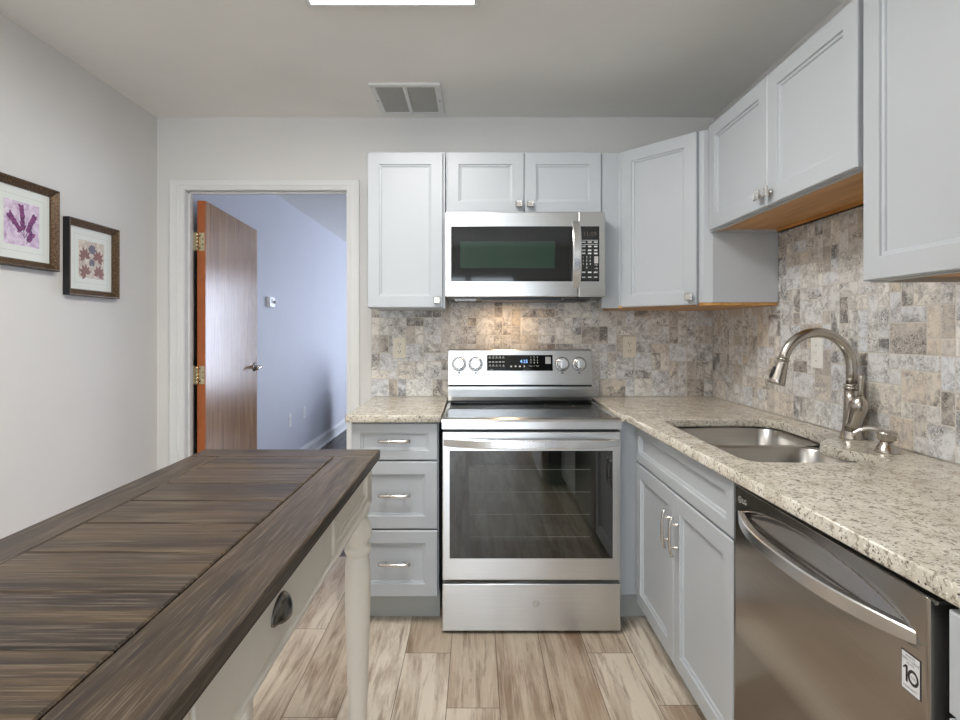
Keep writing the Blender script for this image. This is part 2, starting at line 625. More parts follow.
# rear wall behind the camera, with an unseen patio door added for daylight
PX0, PX1, PZ = -0.80, 0.58, 2.1
mb = MB()
mb.box(XL, PX0, YR - 0.1, YR, 0, ZC)
mb.box(PX0, PX1, YR - 0.1, YR, PZ, ZC)
mb.box(PX1, XR, YR - 0.1, YR, 0, ZC)
struct(mb.build('wall_rear', M['wall']))
pd = MB()
for a, b in ((PX0, PX0 + 0.05), (PX1 - 0.05, PX1), ((PX0 + PX1) / 2 - 0.04, (PX0 + PX1) / 2 + 0.04)):
    pd.box(a, b, YR - 0.08, YR - 0.01, 0, PZ)
pd.box(PX0, PX1, YR - 0.08, YR - 0.01, 0, 0.06)
pd.box(PX0, PX1, YR - 0.08, YR - 0.01, PZ - 0.06, PZ)
pdo = struct(pd.build('added_patio_frame', M['trim'], bevel=0.003))

# far room
mb = MB()
mb.box(HXL, HXR, YB + WT, HYB, -0.05, -0.001)
struct(mb.build('floor_hall', M['hall_floor']))
mb = MB()
mb.box(HXL - 0.1, HXR + 0.1, YB + WT, HYB + 0.1, ZC, ZC + 0.08)
struct(mb.build('ceiling_hall', M['ceiling']))
mb = MB()
mb.box(HXL - 0.1, HXL, YB + WT, HYB + 0.1, 0, ZC)
struct(mb.build('wall_hall_left', M['hall_wall']))
mb = MB()
mb.box(HXR, HXR + 0.1, YB + WT, HYB + 0.1, 0, ZC)
struct(mb.build('wall_hall_right', M['hall_wall']))
mb = MB()
mb.box(HXL, HXR, HYB, HYB + 0.1, 0, ZC)
struct(mb.build('wall_hall_end', M['hall_wall']))

# door lining and casing
mb = MB()
JT = 0.006
mb.box(DX0 - 0.018, DX0, YB - 0.004, YB + WT + 0.004, 0, DZ + 0.018)
mb.box(DX1, DX1 + 0.018, YB - 0.004, YB + WT + 0.004, 0, DZ + 0.018)
mb.box(DX0 + 0.0002, DX1 - 0.0002, YB - 0.004, YB + WT + 0.004, DZ, DZ + 0.018)
mb.box(DX0, DX0 + 0.010, YB + 0.035, YB + 0.055, 0, DZ)       # stops
mb.box(DX1 - 0.010, DX1, YB + 0.035, YB + 0.055, 0, DZ)
mb.box(DX0, DX1, YB + 0.035, YB + 0.055, DZ - 0.010, DZ)
struct(mb.build('trim_1', M['trim'], bevel=0.0015))
mb = MB()
CW = 0.072
prof = [(0.0, 0.009), (0.009, 0.010), (0.012, 0.0125), (0.022, 0.0125), (0.026, 0.017), (CW - 0.003, 0.018), (CW, 0.015)]


def casing(mb, xi, xo, top_in, top_out):
    """one mitred side of casing: xi inner edge, xo outer edge (sign gives side)"""
    d = 1 if xo > xi else -1
    A, B = [], []
    for o_, th in [(0.0, -0.0)] + prof + [(CW, 0.0)]:
        x = xi + d * o_
        A.append((x, YB - th, 0.0))
        B.append((x, YB - th, top_in - 0.002 + o_ * 0.72))
    mb.loft([A, B], True, True, smooth=False)


casing(mb, DX0 - 0.006, DX0 - 1, DZ + 0.006, 0)
casing(mb, DX1 + 0.006 - 0.028, DX1 + 1, DZ + 0.006, 0)
A, B = [], []
for o_, th in [(0.0, 0.0)] + prof + [(CW, 0.0)]:
    z = DZ + 0.004 + o_ * 0.72
    A.append((DX0 - 0.006 - o_, YB - th, z))
    B.append((DX1 - 0.022 + o_, YB - th, z))
mb.loft([A, B], True, True, smooth=False)
struct(mb.build('trim_2', M['trim']))

# baseboards
mb = MB()
mb.prism([(XL, 0), (XL + 0.014, 0), (XL + 0.014, 0.075), (XL + 0.006, 0.09), (XL, 0.09)], 1, YR, YB)
struct(mb.build('baseboard_left', M['trim']))
mb = MB()
mb.prism([(HXL, 0), (HXL + 0.028, 0), (HXL + 0.028, 0.014), (HXL + 0.016, 0.022), (HXL + 0.016, 0.10), (HXL + 0.010, 0.118), (HXL + 0.005, 0.135), (HXL, 0.135)], 1, YB + WT, HYB)
struct(mb.build('baseboard_hall', M['trim']))


# backsplash tiles
def tile_wall(mb, x0, x1, z0, z1, inside, seed, unit=0.0485):
    """random mosaic of square and oblong tiles in the local (u, v) plane"""
    r = random.Random(seed)
    nu, nv = int(math.ceil((x1 - x0) / unit)), int(math.ceil((z1 - z0) / unit))
    used = set()
    shapes = [(2, 2)] * 5 + [(2, 1)] * 4 + [(1, 2)] * 4 + [(1, 1)] * 2 + [(3, 2)] * 1
    for j in range(nv):
        for i in range(nu):
            if (i, j) in used:
                continue
            opts = shapes[:]
            r.shuffle(opts)
            for w, h in opts + [(1, 1)]:
                cells = [(i + a, j + b) for a in range(w) for b in range(h)]
                if all(c not in used and c[0] < nu and c[1] < nv for c in cells):
                    break
            used.update(cells)
            ua, ub = x0 + i * unit, min(x1, x0 + (i + w) * unit)
            va, vb = z0 + j * unit, min(z1, z0 + (j + h) * unit)
            if not inside((ua + ub) / 2, (va + vb) / 2) or ub - ua < 0.008 or vb - va < 0.008:
                continue
            mb.tone = (r.random(), r.random() ** 2, r.random(), 1)
            g = 0.0013
            hgt = 0.010 + r.uniform(-0.0008, 0.0008)
            rings = [[(ua + q, va + q, z), (ub - q, va + q, z), (ub - q, vb - q, z), (ua + q, vb - q, z)] for q, z in ((g, 0.004), (g + 0.0003, hgt - 0.002), (g + 0.002, hgt))]
            mb.loft(rings, False, True, smooth=False)


ZT = 0.926                                    # counter top
BS_L = -0.58
mb = MB(frame((BS_L, YB - 0.0006, ZT), FRONT))
W_ = XR - BS_L
tile_wall(mb, 0, W_ - 0.010, 0, 0.534, lambda u, v: True, 5)
mb.mi = 1
mb.box(0, W_, 0, 0.534, 0.0, 0.0085)
bs = mb.build('backsplash', [M['tile'], M['grout']], fix=False)
tag(bs, 'brownish tumbled travertine mosaic backsplash on the wall behind the range', 'backsplash')
mb = MB(frame((XR - 0.0006, YB - 0.0115, ZT), LEFTW))
L_ = YB - 0.010 - 0.22
# higher under the sink cupboard (local u grows towards the camera)
su0, su1 = YB - 0.01 - 2.40, YB - 0.01 - 1.43
tile_wall(mb, 0, L_, 0, 0.80, lambda u, v: v < 0.478 or su0 - 0.02 < u < su1 + 0.02, 11)
mb.mi = 1
mb.box(0, L_, 0, 0.478, 0, 0.0085)
mb.box(su0, su1, 0.478, 0.79, 0, 0.0085)
bs = mb.build('backsplash', [M['tile'], M['grout']], fix=False)
tag(bs, 'pale grey tumbled travertine mosaic backsplash on the right wall behind the sink', 'backsplash')

# ------------------------------------------------------------------ cabinet hardware
def pull(parent, xf, u, v, w, vertical=False, name='handle'):
    mb = MB(xf)
    L, S = 0.068, 0.039
    pts, N = [], 14
    for k in range(N + 1):
        a = -1 + 2 * k / N
        bow = 0.030 - 0.006 * a * a - (0.004 * max(0, abs(a) - 0.8) / 0.2)
        pts.append((u, v + a * L, w + bow) if vertical else (u + a * L, v, w + bow))
    mb.tube(pts, 0.0072, 12, flat=(1.0, 0.75))
    for s in (-S, S):
        a = s / L
        p0 = (u, v + s, w) if vertical else (u + s, v, w)
        p1 = (p0[0], p0[1], w + 0.029 - 0.006 * a * a)
        mb.tube([p0, (p0[0], p0[1], w + 0.004), (p0[0], p0[1], w + 0.006), p1], [0.006, 0.006, 0.0042, 0.0042], 12)
    return mb.build(name, M['nickel_bright'], parent)


def knob(parent, xf, u, v, w):
    mb = MB(xf)
    mb.tube([(u, v, w), (u, v, w + 0.004), (u, v, w + 0.005), (u, v, w + 0.020)], [0.009, 0.009, 0.005, 0.006], 14)
    h = 0.0165
    rings = []
    for q, z in ((0.004, 0.018), (0, 0.021), (0, 0.026), (0.003, 0.028), (0.006, 0.0275), (0.0065, 0.0265)):
        rings.append([(u + a * (h - q), v + b * (h - q), w + z) for a, b in ((-1, -1), (1, -1), (1, 1), (-1, 1))])
    mb.loft(rings, True, True, smooth=False)
    return mb.build('knob', M['nickel_bright'], parent)


def carcass(parent, x0, x1, y0, y1, z0, z1, open_side, toe=None, name='cabinet_body', bottom=None):
    """hollow box of panels; open_side '-y' or '-x'; the open side carries a face frame"""
    t = 0.018
    F = 0.035
    mb = MB()
    # (a along the front, d depth from the front) -> x, y
    if open_side == '-y':
        A0, A1, D1 = x0, x1, y1 - y0
        B = lambda a0, a1, d0, d1, za, zb: mb.box(a0, a1, y0 + d0, y0 + d1, za, zb)
    else:
        A0, A1, D1 = y0, y1, x1 - x0
        B = lambda a0, a1, d0, d1, za, zb: mb.box(x0 + d0, x0 + d1, a0, a1, za, zb)
    e = 0.0003
    B(A0, A0 + F, 0, t, z0, z1)                                   # stiles
    B(A1 - F, A1, 0, t, z0, z1)
    B(A0 + F + e, A1 - F - e, 0.0005, t, z0, z0 + F)              # rails
    B(A0 + F + e, A1 - F - e, 0.0005, t, z1 - F, z1)
    B(A0 + F + e, A1 - F - e, t * 0.5, t * 0.9, z0 + F + e, z1 - F - e)   # closed dark centre behind the doors
    B(A0, A0 + t, t + e, D1, z0, z1)                              # sides
    B(A1 - t, A1, t + e, D1, z0, z1)
    B(A0 + t + e, A1 - t - e, D1 - t, D1, z0, z1)                 # back
    if not bottom:
        B(A0 + t + e, A1 - t - e, t + e, D1 - t - e, z0, z0 + t)
    return mb.build(name, M['cab'], parent)


def top_panel(parent, pts, z0, z1, mat, name):
    mb = MB()
    mb.prism(pts, 2, z0, z1)
    return mb.build(name, mat, parent)


# ---- base cabinet with three drawers, left of the range
ZB = 0.892
t = thing('base_cabinet', 'grey base cabinet with three drawers left of the range', 'cabinet', (-0.355, 2.75, 0))
carcass(t, -0.541, -0.163, 2.43, 3.07, 0.132, ZB, '-y')
mb = MB()
mb.box(-0.541, -0.163, 2.505, 2.52, 0, 0.132)
mb.box(-0.541, -0.523, 2.52, 3.07, 0, 0.132)
mb.box(-0.181, -0.163, 2.52, 3.07, 0, 0.132)
mb.build('toe_kick', M['toe'], t)
for z0, z1 in ((0.728, 0.886), (0.429, 0.720), (0.134, 0.421)):
    xf = frame((-0.541, 2.43, z0), FRONT)
    mb = MB(xf)
    mb.panel(0.374, z1 - z0, 0.02, 0.055 if z1 - z0 > 0.2 else 0.040)
    mb.box(0.03, 0.344, 0.02, z1 - z0 - 0.03, -0.001, -0.012)
    d = mb.build('drawer', M['cab'], t)
    pull(d, xf, 0.187, (z1 - z0) / 2 + (0.004 if z1 - z0 < 0.2 else 0.0), 0.011)

# ---- blind corner base cabinet right of the range
t = thing('base_cabinet', 'plain grey corner base cabinet squeezed between range and sink cabinet', 'cabinet', (0.97, 2.75, 0))
mb = MB()
mb.box(0.626, 1.30, 2.432, 2.45, 0.132, ZB)
mb.box(0.626, 0.644, 2.45, 3.07, 0.132, ZB)
mb.box(1.282, 1.30, 2.45, 3.07, 0.132, ZB)
mb.box(0.644, 1.282, 3.052, 3.07, 0.132, ZB)
mb.box(0.644, 1.282, 2.45, 3.052, 0.132, 0.15)
mb.build('cabinet_body', M['cab'], t, bevel=0.001)
mb = MB()
mb.box(0.626, 1.30, 2.505, 2.52, 0, 0.132)
mb.build('toe_kick', M['toe'], t)

# ---- sink base cabinet
BX = 0.712
t = thing('base_cabinet', 'grey sink base cabinet with two doors under a false drawer front', 'cabinet', (1.0, 1.945, 0))
carcass(t, BX, 1.30, 1.492, 2.43, 0.119, ZB, '-x')
mb = MB()
mb.box(BX + 0.075, BX + 0.09, 1.492, 2.43, 0, 0.119)
mb.build('toe_kick', M['toe'], t)
xf = frame((BX, 2.398, 0.728), LEFTW)
mb = MB(xf)
mb.panel(0.902, 0.156, 0.02, 0.040)
mb.build('false_drawer_front', M['cab'], t)
for i, (ya, yb) in enumerate(((2.398, 1.9485), (1.9455, 1.496))):
    xf = frame((BX, ya, 0.119), LEFTW)
    mb = MB(xf)
    mb.panel(ya - yb, 0.601, 0.02, 0.057)
    d = mb.build('door', M['cab'], t)
    pull(d, xf, (ya - yb) - 0.028 if i == 0 else 0.045, 0.466, 0.020, True)

# ---- base cabinet beyond the dishwasher
t = thing('base_cabinet', 'grey base cabinet at the picture edge past the dishwasher', 'cabinet', (1.0, 0.5, 0))
carcass(t, BX, 1.30, 0.22, 0.818, 0.119, ZB, '-x')
mb = MB()
mb.box(BX + 0.075, BX + 0.09, 0.22, 0.818, 0, 0.119)
mb.build('toe_kick', M['toe'], t)
xf = frame((BX, 0.814, 0.119), LEFTW)
mb = MB(xf)
mb.panel(0.59, 0.601, 0.02, 0.057)
d = mb.build('door', M['cab'], t)
pull(d, xf, 0.55, 0.466, 0.020, True)
xf = frame((BX, 0.814, 0.728), LEFTW)
mb = MB(xf)
mb.panel(0.59, 0.152, 0.02, 0.040)
d = mb.build('drawer', M['cab'], t)
pull(d, xf, 0.295, 0.08, 0.011)

# ------------------------------------------------------------------ worktops
def slab(name, outer, holes, z0, z1, mat, bev=0.004):
    cu = bpy.data.curves.new(name, 'CURVE')
    cu.dimensions = '2D'
    cu.fill_mode = 'BOTH'
    cu.extrude = (z1 - z0) / 2 - bev
    cu.bevel_depth = bev
    cu.bevel_resolution = 2
    cu.offset = -bev
    for pts in [outer] + holes:
        sp = cu.splines.new('POLY')
        sp.points.add(len(pts) - 1)
        for p, q in zip(sp.points, pts):
            p.co = (q[0], q[1], 0, 1)
        sp.use_cyclic_u = True
    ob = bpy.data.objects.new('t', cu)
    COL.objects.link(ob)
    dg = bpy.context.evaluated_depsgraph_get()
    me = bpy.data.meshes.new_from_object(ob.evaluated_get(dg))
    me.name = name
    bpy.data.objects.remove(ob)
    bpy.data.curves.remove(cu)
    me.transform(Matrix.Translation((0, 0, (z0 + z1) / 2)))
    me.materials.clear()
    me.materials.append(mat)
    o = bpy.data.objects.new(name, me)
    COL.objects.link(o)
    return o


def smooth_loop(pts, it=3):
    """Chaikin corner cutting of a closed outline"""
    for _ in range(it):
        out = []
        n = len(pts)
        for i in range(n):
            a, b = pts[i], pts[(i + 1) % n]
            out.append((a[0] * 0.75 + b[0] * 0.25, a[1] * 0.75 + b[1] * 0.25))
            out.append((a[0] * 0.25 + b[0] * 0.75, a[1] * 0.25 + b[1] * 0.75))
        pts = out
    return pts


o = slab('worktop', [(-0.564, 2.392), (-0.556, 2.382), (-0.152, 2.382), (-0.152, 3.068), (-0.564, 3.068)], [], ZT - 0.032, ZT, M['granite'])
tag(o, 'short speckled granite worktop over the three drawers left of the range', 'worktop')
SINK = [(0.755, 2.10), (0.755, 2.25), (0.84, 2.275), (1.02, 2.285), (1.20, 2.275), (1.212, 2.14), (1.200, 1.95), (1.185, 1.87), (1.105, 1.80), (1.105, 1.72), (1.135, 1.66), (1.16, 1.60), (1.16, 1.54), (1.05, 1.53), (0.84, 1.53), (0.755, 1.54), (0.752, 1.66)]
hole = smooth_loop(SINK, 3)
o = slab('worktop', [(0.626, 3.068), (0.626, 2.402), (0.636, 2.396), (0.645, 2.382), (0.650, 2.355), (0.652, 2.30), (0.697, 0.20), (1.309, 0.20), (1.309, 3.068)], [hole], ZT - 0.032, ZT, M['granite'])
tag(o, 'long L-shaped speckled granite worktop holding the sink along the right wall', 'worktop')

# ------------------------------------------------------------------ sink
t = thing('kitchen_sink', 'undermount stainless steel double-bowl sink set in granite worktop', 'sink', (0.98, 1.9, 0.70))


def bowl(parent, x0, x1, y0, y1, ztop, depth, label):
    mb = MB()
    cx, cy, w, h = (x0 + x1) / 2, (y0 + y1) / 2, x1 - x0, y1 - y0
    rings = []
    for inset, dz, r in ((-0.012, 0.0, 0.075), (0.0, 0.0, 0.07), (0.004, -0.006, 0.07), (0.012, -depth * 0.6, 0.065), (0.02, -depth * 0.88, 0.06), (0.04, -depth * 0.985, 0.05), (0.07, -depth, 0.04)):
        rings.append([(p[0], p[1], ztop + dz) for p in mb.rrect(cx, cy, w - 2 * inset, h - 2 * inset, r, 6)])
    mb.loft(rings, False, True)
    b = mb.build('bowl', M['sink'], parent, fix=True)
    md = b.modifiers.new('thick', 'SOLIDIFY')
    md.thickness = 0.0015
    md.offset = 1
    b['label'] = label
    mb = MB()
    mb.lathe([(0.043, 0.0005), (0.043, 0.003), (0.036, 0.003), (0.028, 0.0005)], (cx, cy, ztop - depth))
    mb.build('drain', M['nickel_bright'], b)


bowl(t, 0.757, 1.209, 1.925, 2.283, ZT - 0.0355, 0.20, 'larger far bowl')
bowl(t, 0.757, 1.156, 1.535, 1.905, ZT - 0.0355, 0.18, 'smaller near bowl')

# ------------------------------------------------------------------ faucet
FX, FY = 1.262, 1.865
t = thing('faucet', 'brushed nickel gooseneck pull-down faucet standing behind the sink', 'faucet', (FX, FY, ZT))
mb = MB()
mb.lathe([(0.036, 0), (0.036, 0.004), (0.033, 0.010), (0.028, 0.03), (0.0245, 0.07), (0.0225, 0.12), (0.0215, 0.168)], (FX, FY, ZT))
mb.build('body', M['nickel'], t)
mb = MB()
zr = ZT + 0.168
mb.lathe([(0.0215, 0), (0.0245, 0.001), (0.0245, 0.006), (0.0205, 0.007), (0.0205, 0.010), (0.0245, 0.011), (0.0245, 0.016), (0.019, 0.017)], (FX, FY, zr))
mb.build('collar', M['nickel'], t)
mb = MB()
z1 = ZT + 0.185
span = 0.232
rr = span / 2
zc_ = ZT + 0.241
pts = [(FX, FY, z1), (FX, FY, z1 + 0.04)] + [(FX - rr + rr * math.cos(a), FY, zc_ + rr * math.sin(a)) for a in [math.radians(d) for d in range(0, 169, 8)]]
mb.tube(pts, 0.0165, 20)
mb.build('spout', M['nickel'], t)
p = Vector(pts[-1])
d = (Vector(pts[-1]) - Vector(pts[-2])).normalized()
mb = MB()
mb.lathe([(0.018, 0), (0.0195, 0.001), (0.0195, 0.006), (0.0175, 0.007), (0.019, 0.02), (0.0215, 0.045), (0.0255, 0.075), (0.0265, 0.085), (0.024, 0.090)], p - d * 0.004, d)
hd = mb.build('spray_head', M['nickel'], t)
mb = MB()
side = V(-1, 0, 0)
side = (side - d * side.dot(d)).normalized()
mb.tube([p + d * 0.030 + side * 0.018, p + d * 0.045 + side * 0.0205, p + d * 0.07 + side * 0.0235], [0.006, 0.008, 0.006], 10)
mb.build('button', M['black'], hd)
# side valve leaning out of the body towards the camera, with a lever on top
mb = MB()
q0, q1 = V(FX - 0.003, FY - 0.004, ZT + 0.03), V(FX - 0.002, FY - 0.040, ZT + 0.118)
mb.tube([q0, q0.lerp(q1, 0.35), q0.lerp(q1, 0.6), q0.lerp(q1, 0.85), q1, q1 + V(0.001, -0.004, 0.016), q1 + V(0.001, -0.005, 0.026), q1 + V(0.001, -0.005, 0.032)], [0.024, 0.0255, 0.027, 0.029, 0.029, 0.023, 0.013, 0.009], 20)
vb = mb.build('valve', M['nickel'], t)
mb = MB()
lv = q1 + V(0.001, -0.005, 0.028)
mb.tube([lv, lv + V(0.001, 0, 0.026), lv + V(0.002, 0.0, 0.055), lv + V(0.003, 0, 0.066), lv + V(0.003, 0, 0.073)], [0.0085, 0.0075, 0.0092, 0.011, 0.009], 14)
mb.build('lever', M['nickel'], vb)

# soap dispenser
SX, SY = 1.225, 1.655
t = thing('soap_dispenser', 'short brushed nickel soap dispenser beside the faucet', 'soap dispenser', (SX, SY, ZT))
mb = MB()
mb.lathe([(0.032, 0), (0.031, 0.004), (0.023, 0.020), (0.017, 0.027), (0.017, 0.034)], (SX, SY, ZT))
mb.build('base', M['nickel'], t)
mb = MB()
mb.lathe([(0.017, 0.033), (0.024, 0.038), (0.025, 0.052), (0.027, 0.054), (0.027, 0.060), (0.022, 0.064), (0.008, 0.065)], (SX, SY, ZT))
hd = mb.build('pump_head', M['nickel'], t)
mb = MB()
pts = []
for k in range(11):
    a = k / 10
    pts.append((SX - 0.015 - 0.066 * a, SY + 0.035 * a, ZT + 0.052 + 0.026 * math.sin(math.pi * (0.15 + a * 0.70)) - 0.018 * a))
mb.tube(pts, [0.0085 - 0.003 * k / 10 for k in range(11)], 12)
mb.build('spout', M['nickel_bright'], hd)

# ------------------------------------------------------------------ logo helper (ring with a winking face and two letters)
def logo(parent, xf, u, v, size, mat, w=0.0006, letters=True):
    mb = MB(xf)
    r = size * 0.5
    mb.ring(u, v, r * 0.84, r, w)
    mb.rect(u - r * 0.08, u + r * 0.06, v - r * 0.35, v + r * 0.35, w)
    mb.rect(u - r * 0.08, u + r * 0.35, v - r * 0.42, v - r * 0.30, w)
    mb.disc(u - r * 0.38, v + r * 0.32, r * 0.13, w, 10)
    mb.rect(u + r * 0.1, u + r * 0.86, v - r * 0.05, v + r * 0.07, w)
    if letters:
        mb.text('LG', size * 1.05, u + size * 1.45, v, w)
    return mb.build('brand_logo', mat, parent)


def bow_bar(mb, u0, u1, v0, v1, w0, bulge, th, n=24, axis='u'):
    """flat bar bowing outward between two ends that turn into the face"""
    rings = []
    for k in range(n + 1):
        a = -1 + 2 * k / n
        p = u0 + (u1 - u0) * k / n
        out = w0 + bulge * (1 - abs(a) ** 2.4)
        hh = (v1 - v0) / 2 * (1 - 0.25 * abs(a) ** 6)
        c = (v0 + v1) / 2
        sec = [(c - hh, out - th * 0.15), (c - hh * 0.8, out), (c + hh * 0.8, out), (c + hh, out - th * 0.15), (c + hh, out - th), (c - hh, out - th)]
        if axis == 'u':
            rings.append([(p, s_[0], max(w0 - 0.004, s_[1])) for s_ in sec])
        else:
            rings.append([(s_[0], p, max(w0 - 0.004, s_[1])) for s_ in sec])
    mb.loft(rings, True, True, smooth=False)
    return mb


# ------------------------------------------------------------------ range
RX0, RX1 = -0.145, 0.617
RC = (RX0 + RX1) / 2
t = thing('range', 'freestanding stainless electric range with glass oven door and four knobs', 'range', (RC, 2.7, 0))
mb = MB()
mb.box(RX0 + 0.004, RX1 - 0.004, 2.40, 3.04, 0.03, 0.868)
mb.box(RX0 + 0.03, RX1 - 0.03, 2.40, 3.02, 0.0, 0.03)
mb.build('body', M['black'], t)
mb = MB()   # cooktop frame: front band and rims
mb.prism([(2.352, 0.872), (2.352, 0.902), (2.358, 0.912), (2.375, 0.916), (2.40, 0.916), (2.40, 0.868)], 0, RX0, RX1)
mb.box(RX0, RX0 + 0.014, 2.40, 2.95, 0.868, 0.916)
mb.box(RX1 - 0.014, RX1, 2.40, 2.95, 0.868, 0.916)
mb.box(RX0, RX1, 2.93, 3.04, 0.868, 0.916)
mb.build('cooktop_frame', M['steel'], t)
mb = MB()
mb.box(RX0 + 0.014, RX1 - 0.014, 2.40, 2.93, 0.900, 0.9125)
ct = mb.build('glass_cooktop', M['black_glass'], t)
for bx, by, br in ((0.05, 2.54, 0.11), (0.42, 2.54, 0.125), (0.05, 2.80, 0.085), (0.42, 2.80, 0.075)):
    mb = MB()
    mb.ring(bx, by, br, br + 0.002, 0.9128, 48)
    mb.build('burner_ring', M['print_gray'], ct)
# riser and backguard
mb = MB()
mb.prism([(2.915, 0.914), (2.90, 0.925), (2.893, 0.945), (2.888, 0.985), (2.888, 0.998), (2.94, 0.998), (2.94, 0.914)], 0, RX0, RX1 - 0.012)
mb.build('riser', M['steel'], t)
mb = MB()
mb.box(RX0 + 0.002, RX1 - 0.014, 2.892, 2.96, 0.998, 1.010)
mb.box(RX0 + 0.01, RX1 - 0.02, 2.93, 3.02, 0.916, 1.17)
mb.build('vent_gap', M['dark_gap'], t)
BT = 0.022                                    # backguard face leans back
mb = MB()
mb.prism([(2.868, 1.009), (2.868 + BT, 1.186), (2.868 + BT + 0.004, 1.190), (3.02, 1.190), (3.02, 1.05), (2.93, 1.009)], 0, RX0, RX1 - 0.014)
bg = mb.build('backguard', M['steel'], t, bevel=0.002)
# face frame of the backguard: u from left, v up along the slope
sl = math.atan2(BT, 0.177)
bxf = Matrix.Translation((RX0, 2.868, 1.009)) @ Matrix.Rotation(-sl, 4, 'X') @ frame((0, 0, 0), FRONT)
mb = MB(bxf)
mb.box(0.202, 0.543, 0.073, 0.155, -0.002, 0.0015)
dp = mb.build('control_display', M['black_glass'], bg)
mb = MB(bxf)
r2 = random.Random(2)
for j, v in enumerate((0.139, 0.119, 0.097)):
    for i in range(5):
        u = 0.217 + i * 0.0175
        if j == 1:
            mb.rect(u - 0.006, u + 0.006, v - 0.002, v + 0.002, 0.002)
        else:
            mb.text(('Bake', 'Roast', 'Broil', 'Warm', 'Clean')[i] if j == 0 else ('Conv', 'Pizza', 'Proof', 'Self', 'Easy')[i], 0.0065, u, v, 0.002)
            mb.rect(u - 0.004, u + 0.004, v + 0.004, v + 0.007, 0.002)
mb.text('Lock', 0.006, 0.227, 0.080, 0.002)
mb.build('button_print', M['print_light'], dp)
mb = MB(bxf)
for j, row in enumerate(('123', '456', '789')):
    for i, ch in enumerate(row):
        mb.text(ch, 0.012, 0.430 + i * 0.017, 0.143 - j * 0.014, 0.002)
for i, s_ in enumerate(('Clear', '0', 'Start')):
    mb.text(s_, 0.008, 0.428 + i * 0.018, 0.098, 0.002)
for i in range(4):
    mb.disc(0.328 + i * 0.0225, 0.096, 0.0045, 0.002, 14)
mb.build('keypad_print', M['print_light'], dp)
mb = MB(bxf)
mb.rect(0.505, 0.533, 0.110, 0.145, 0.002)
mb.build('start_pad', M['grey_plastic'], dp)
mb = MB(bxf)
mb.text('4:25', 0.024, 0.394, 0.121, 0.0022)
mb.build('clock_digits', M['led_blue'], dp)
for i, u in enumerate((0.058, 0.143, 0.592, 0.680)):
    mb = MB(bxf)
    v = 0.108
    mb.lathe([(0.034, 0.0), (0.034, 0.004), (0.031, 0.006)], (u, v, 0), (0, 0, 1), 28)
    mb.lathe([(0.029, 0.005), (0.030, 0.010), (0.027, 0.034), (0.024, 0.037)], (u, v, 0), (0, 0, 1), 28)
    mb.prism(mb.rrect(u, v, 0.015, 0.050, 0.006, 3), 2, 0.034, 0.046)
    k = mb.build('knob', M['steel_plain'], t)
    mb = MB(bxf)
    mb.ring(u, v, 0.0345, 0.038, 0.0006)
    mb.rect(u - 0.006, u + 0.006, v - 0.050, v - 0.042, 0.0008)
    mb.build('knob_marking', M['print_gray'], k)
logo(bg, bxf, 0.036, 0.024, 0.016, M['print_gray'], 0.0008)
# oven door
DYF = 2.355
mb = MB()
mb.box(RX0 + 0.002, RX1 - 0.002, DYF + 0.0, 2.40, 0.230, 0.860)
od = mb.build('oven_door', M['steel'], t, bevel=0.004)
xf = frame((RX0, DYF, 0), FRONT)
mb = MB(xf)
mb.box(0.033, 0.725, 0.323, 0.780, -0.004, 0.0012)
ow = mb.build('oven_window', M['oven_glass'], od)
mb = MB(xf)
mb.rect(0.115, 0.635, 0.40, 0.72, 0.0015)
iw = mb.build('inner_glass', M['oven_inner'], ow)
mb = MB(xf)
for v in (0.415, 0.51, 0.605, 0.70):
    mb.rect(0.12, 0.63, v, v + 0.0012, 0.0018)
mb.build('oven_rack', M['print_gray'], ow)
mb = MB(xf)
bow_bar(mb, 0.008, 0.754, 0.795, 0.832, 0.0, 0.050, 0.016, 30)
mb.build('oven_handle', M['steel_plain'], od)
mb = MB()
mb.box(RX0 + 0.002, RX1 - 0.002, DYF + 0.002, 2.40, 0.014, 0.214)
mb.prism([(DYF + 0.012, 0.214), (DYF + 0.03, 0.222), (2.40, 0.222), (2.40, 0.214)], 0, RX0 + 0.004, RX1 - 0.004)
sd = mb.build('storage_drawer', M['steel'], t, bevel=0.003)
logo(sd, frame((RX0, DYF + 0.002, 0), FRONT), 0.40, 0.130, 0.026, M['steel_plain'], 0.0006, False)

# ------------------------------------------------------------------ over-the-range microwave
MX0, MX1, MY, MZ0, MZ1 = -0.147, 0.611, 2.62, 1.449, 1.851
t = thing('microwave', 'stainless over-the-range microwave hung below the short double cupboard', 'microwave', ((MX0 + MX1) / 2, 2.85, MZ0))
mb = MB()
mb.box(MX0 + 0.003, MX1 - 0.003, MY + 0.03, 3.068, MZ0 + 0.008, MZ1)
mb.build('body', M['black'], t)
xf = frame((MX0, MY + 0.03, MZ0), FRONT)
mb = MB(xf)
H_ = MZ1 - MZ0
mb.box(0, 0.628, 0.0, H_, 0, 0.03)
dr = mb.build('door', M['steel'], t, bevel=0.004)
mb = MB(xf)
mb.box(0.631, 0.758, 0.0, H_, 0, 0.03)
cp = mb.build('control_panel', M['steel'], t, bevel=0.004)
mb = MB(xf)
mb.box(0.029, 0.601, 0.073, 0.333, 0.026, 0.0312)
gl = mb.build('door_window', M['black_glass'], dr)
mb = MB(xf)
mb.rect(0.072, 0.520, 0.135, 0.262, 0.0315)
mb.build('inner_window', M['mw_inner'], gl)
mb = MB(xf)
bow_bar(mb, 0.045, 0.360, 0.600, 0.640, 0.030, 0.036, 0.014, 24, 'v')
mb.build('door_handle', M['steel_plain'], dr)
logo(dr, xf, 0.026, 0.040, 0.015, M['print_gray'], 0.0308)
mb = MB(xf)
mb.box(0.640, 0.729, 0.073, 0.333, 0.026, 0.0310)
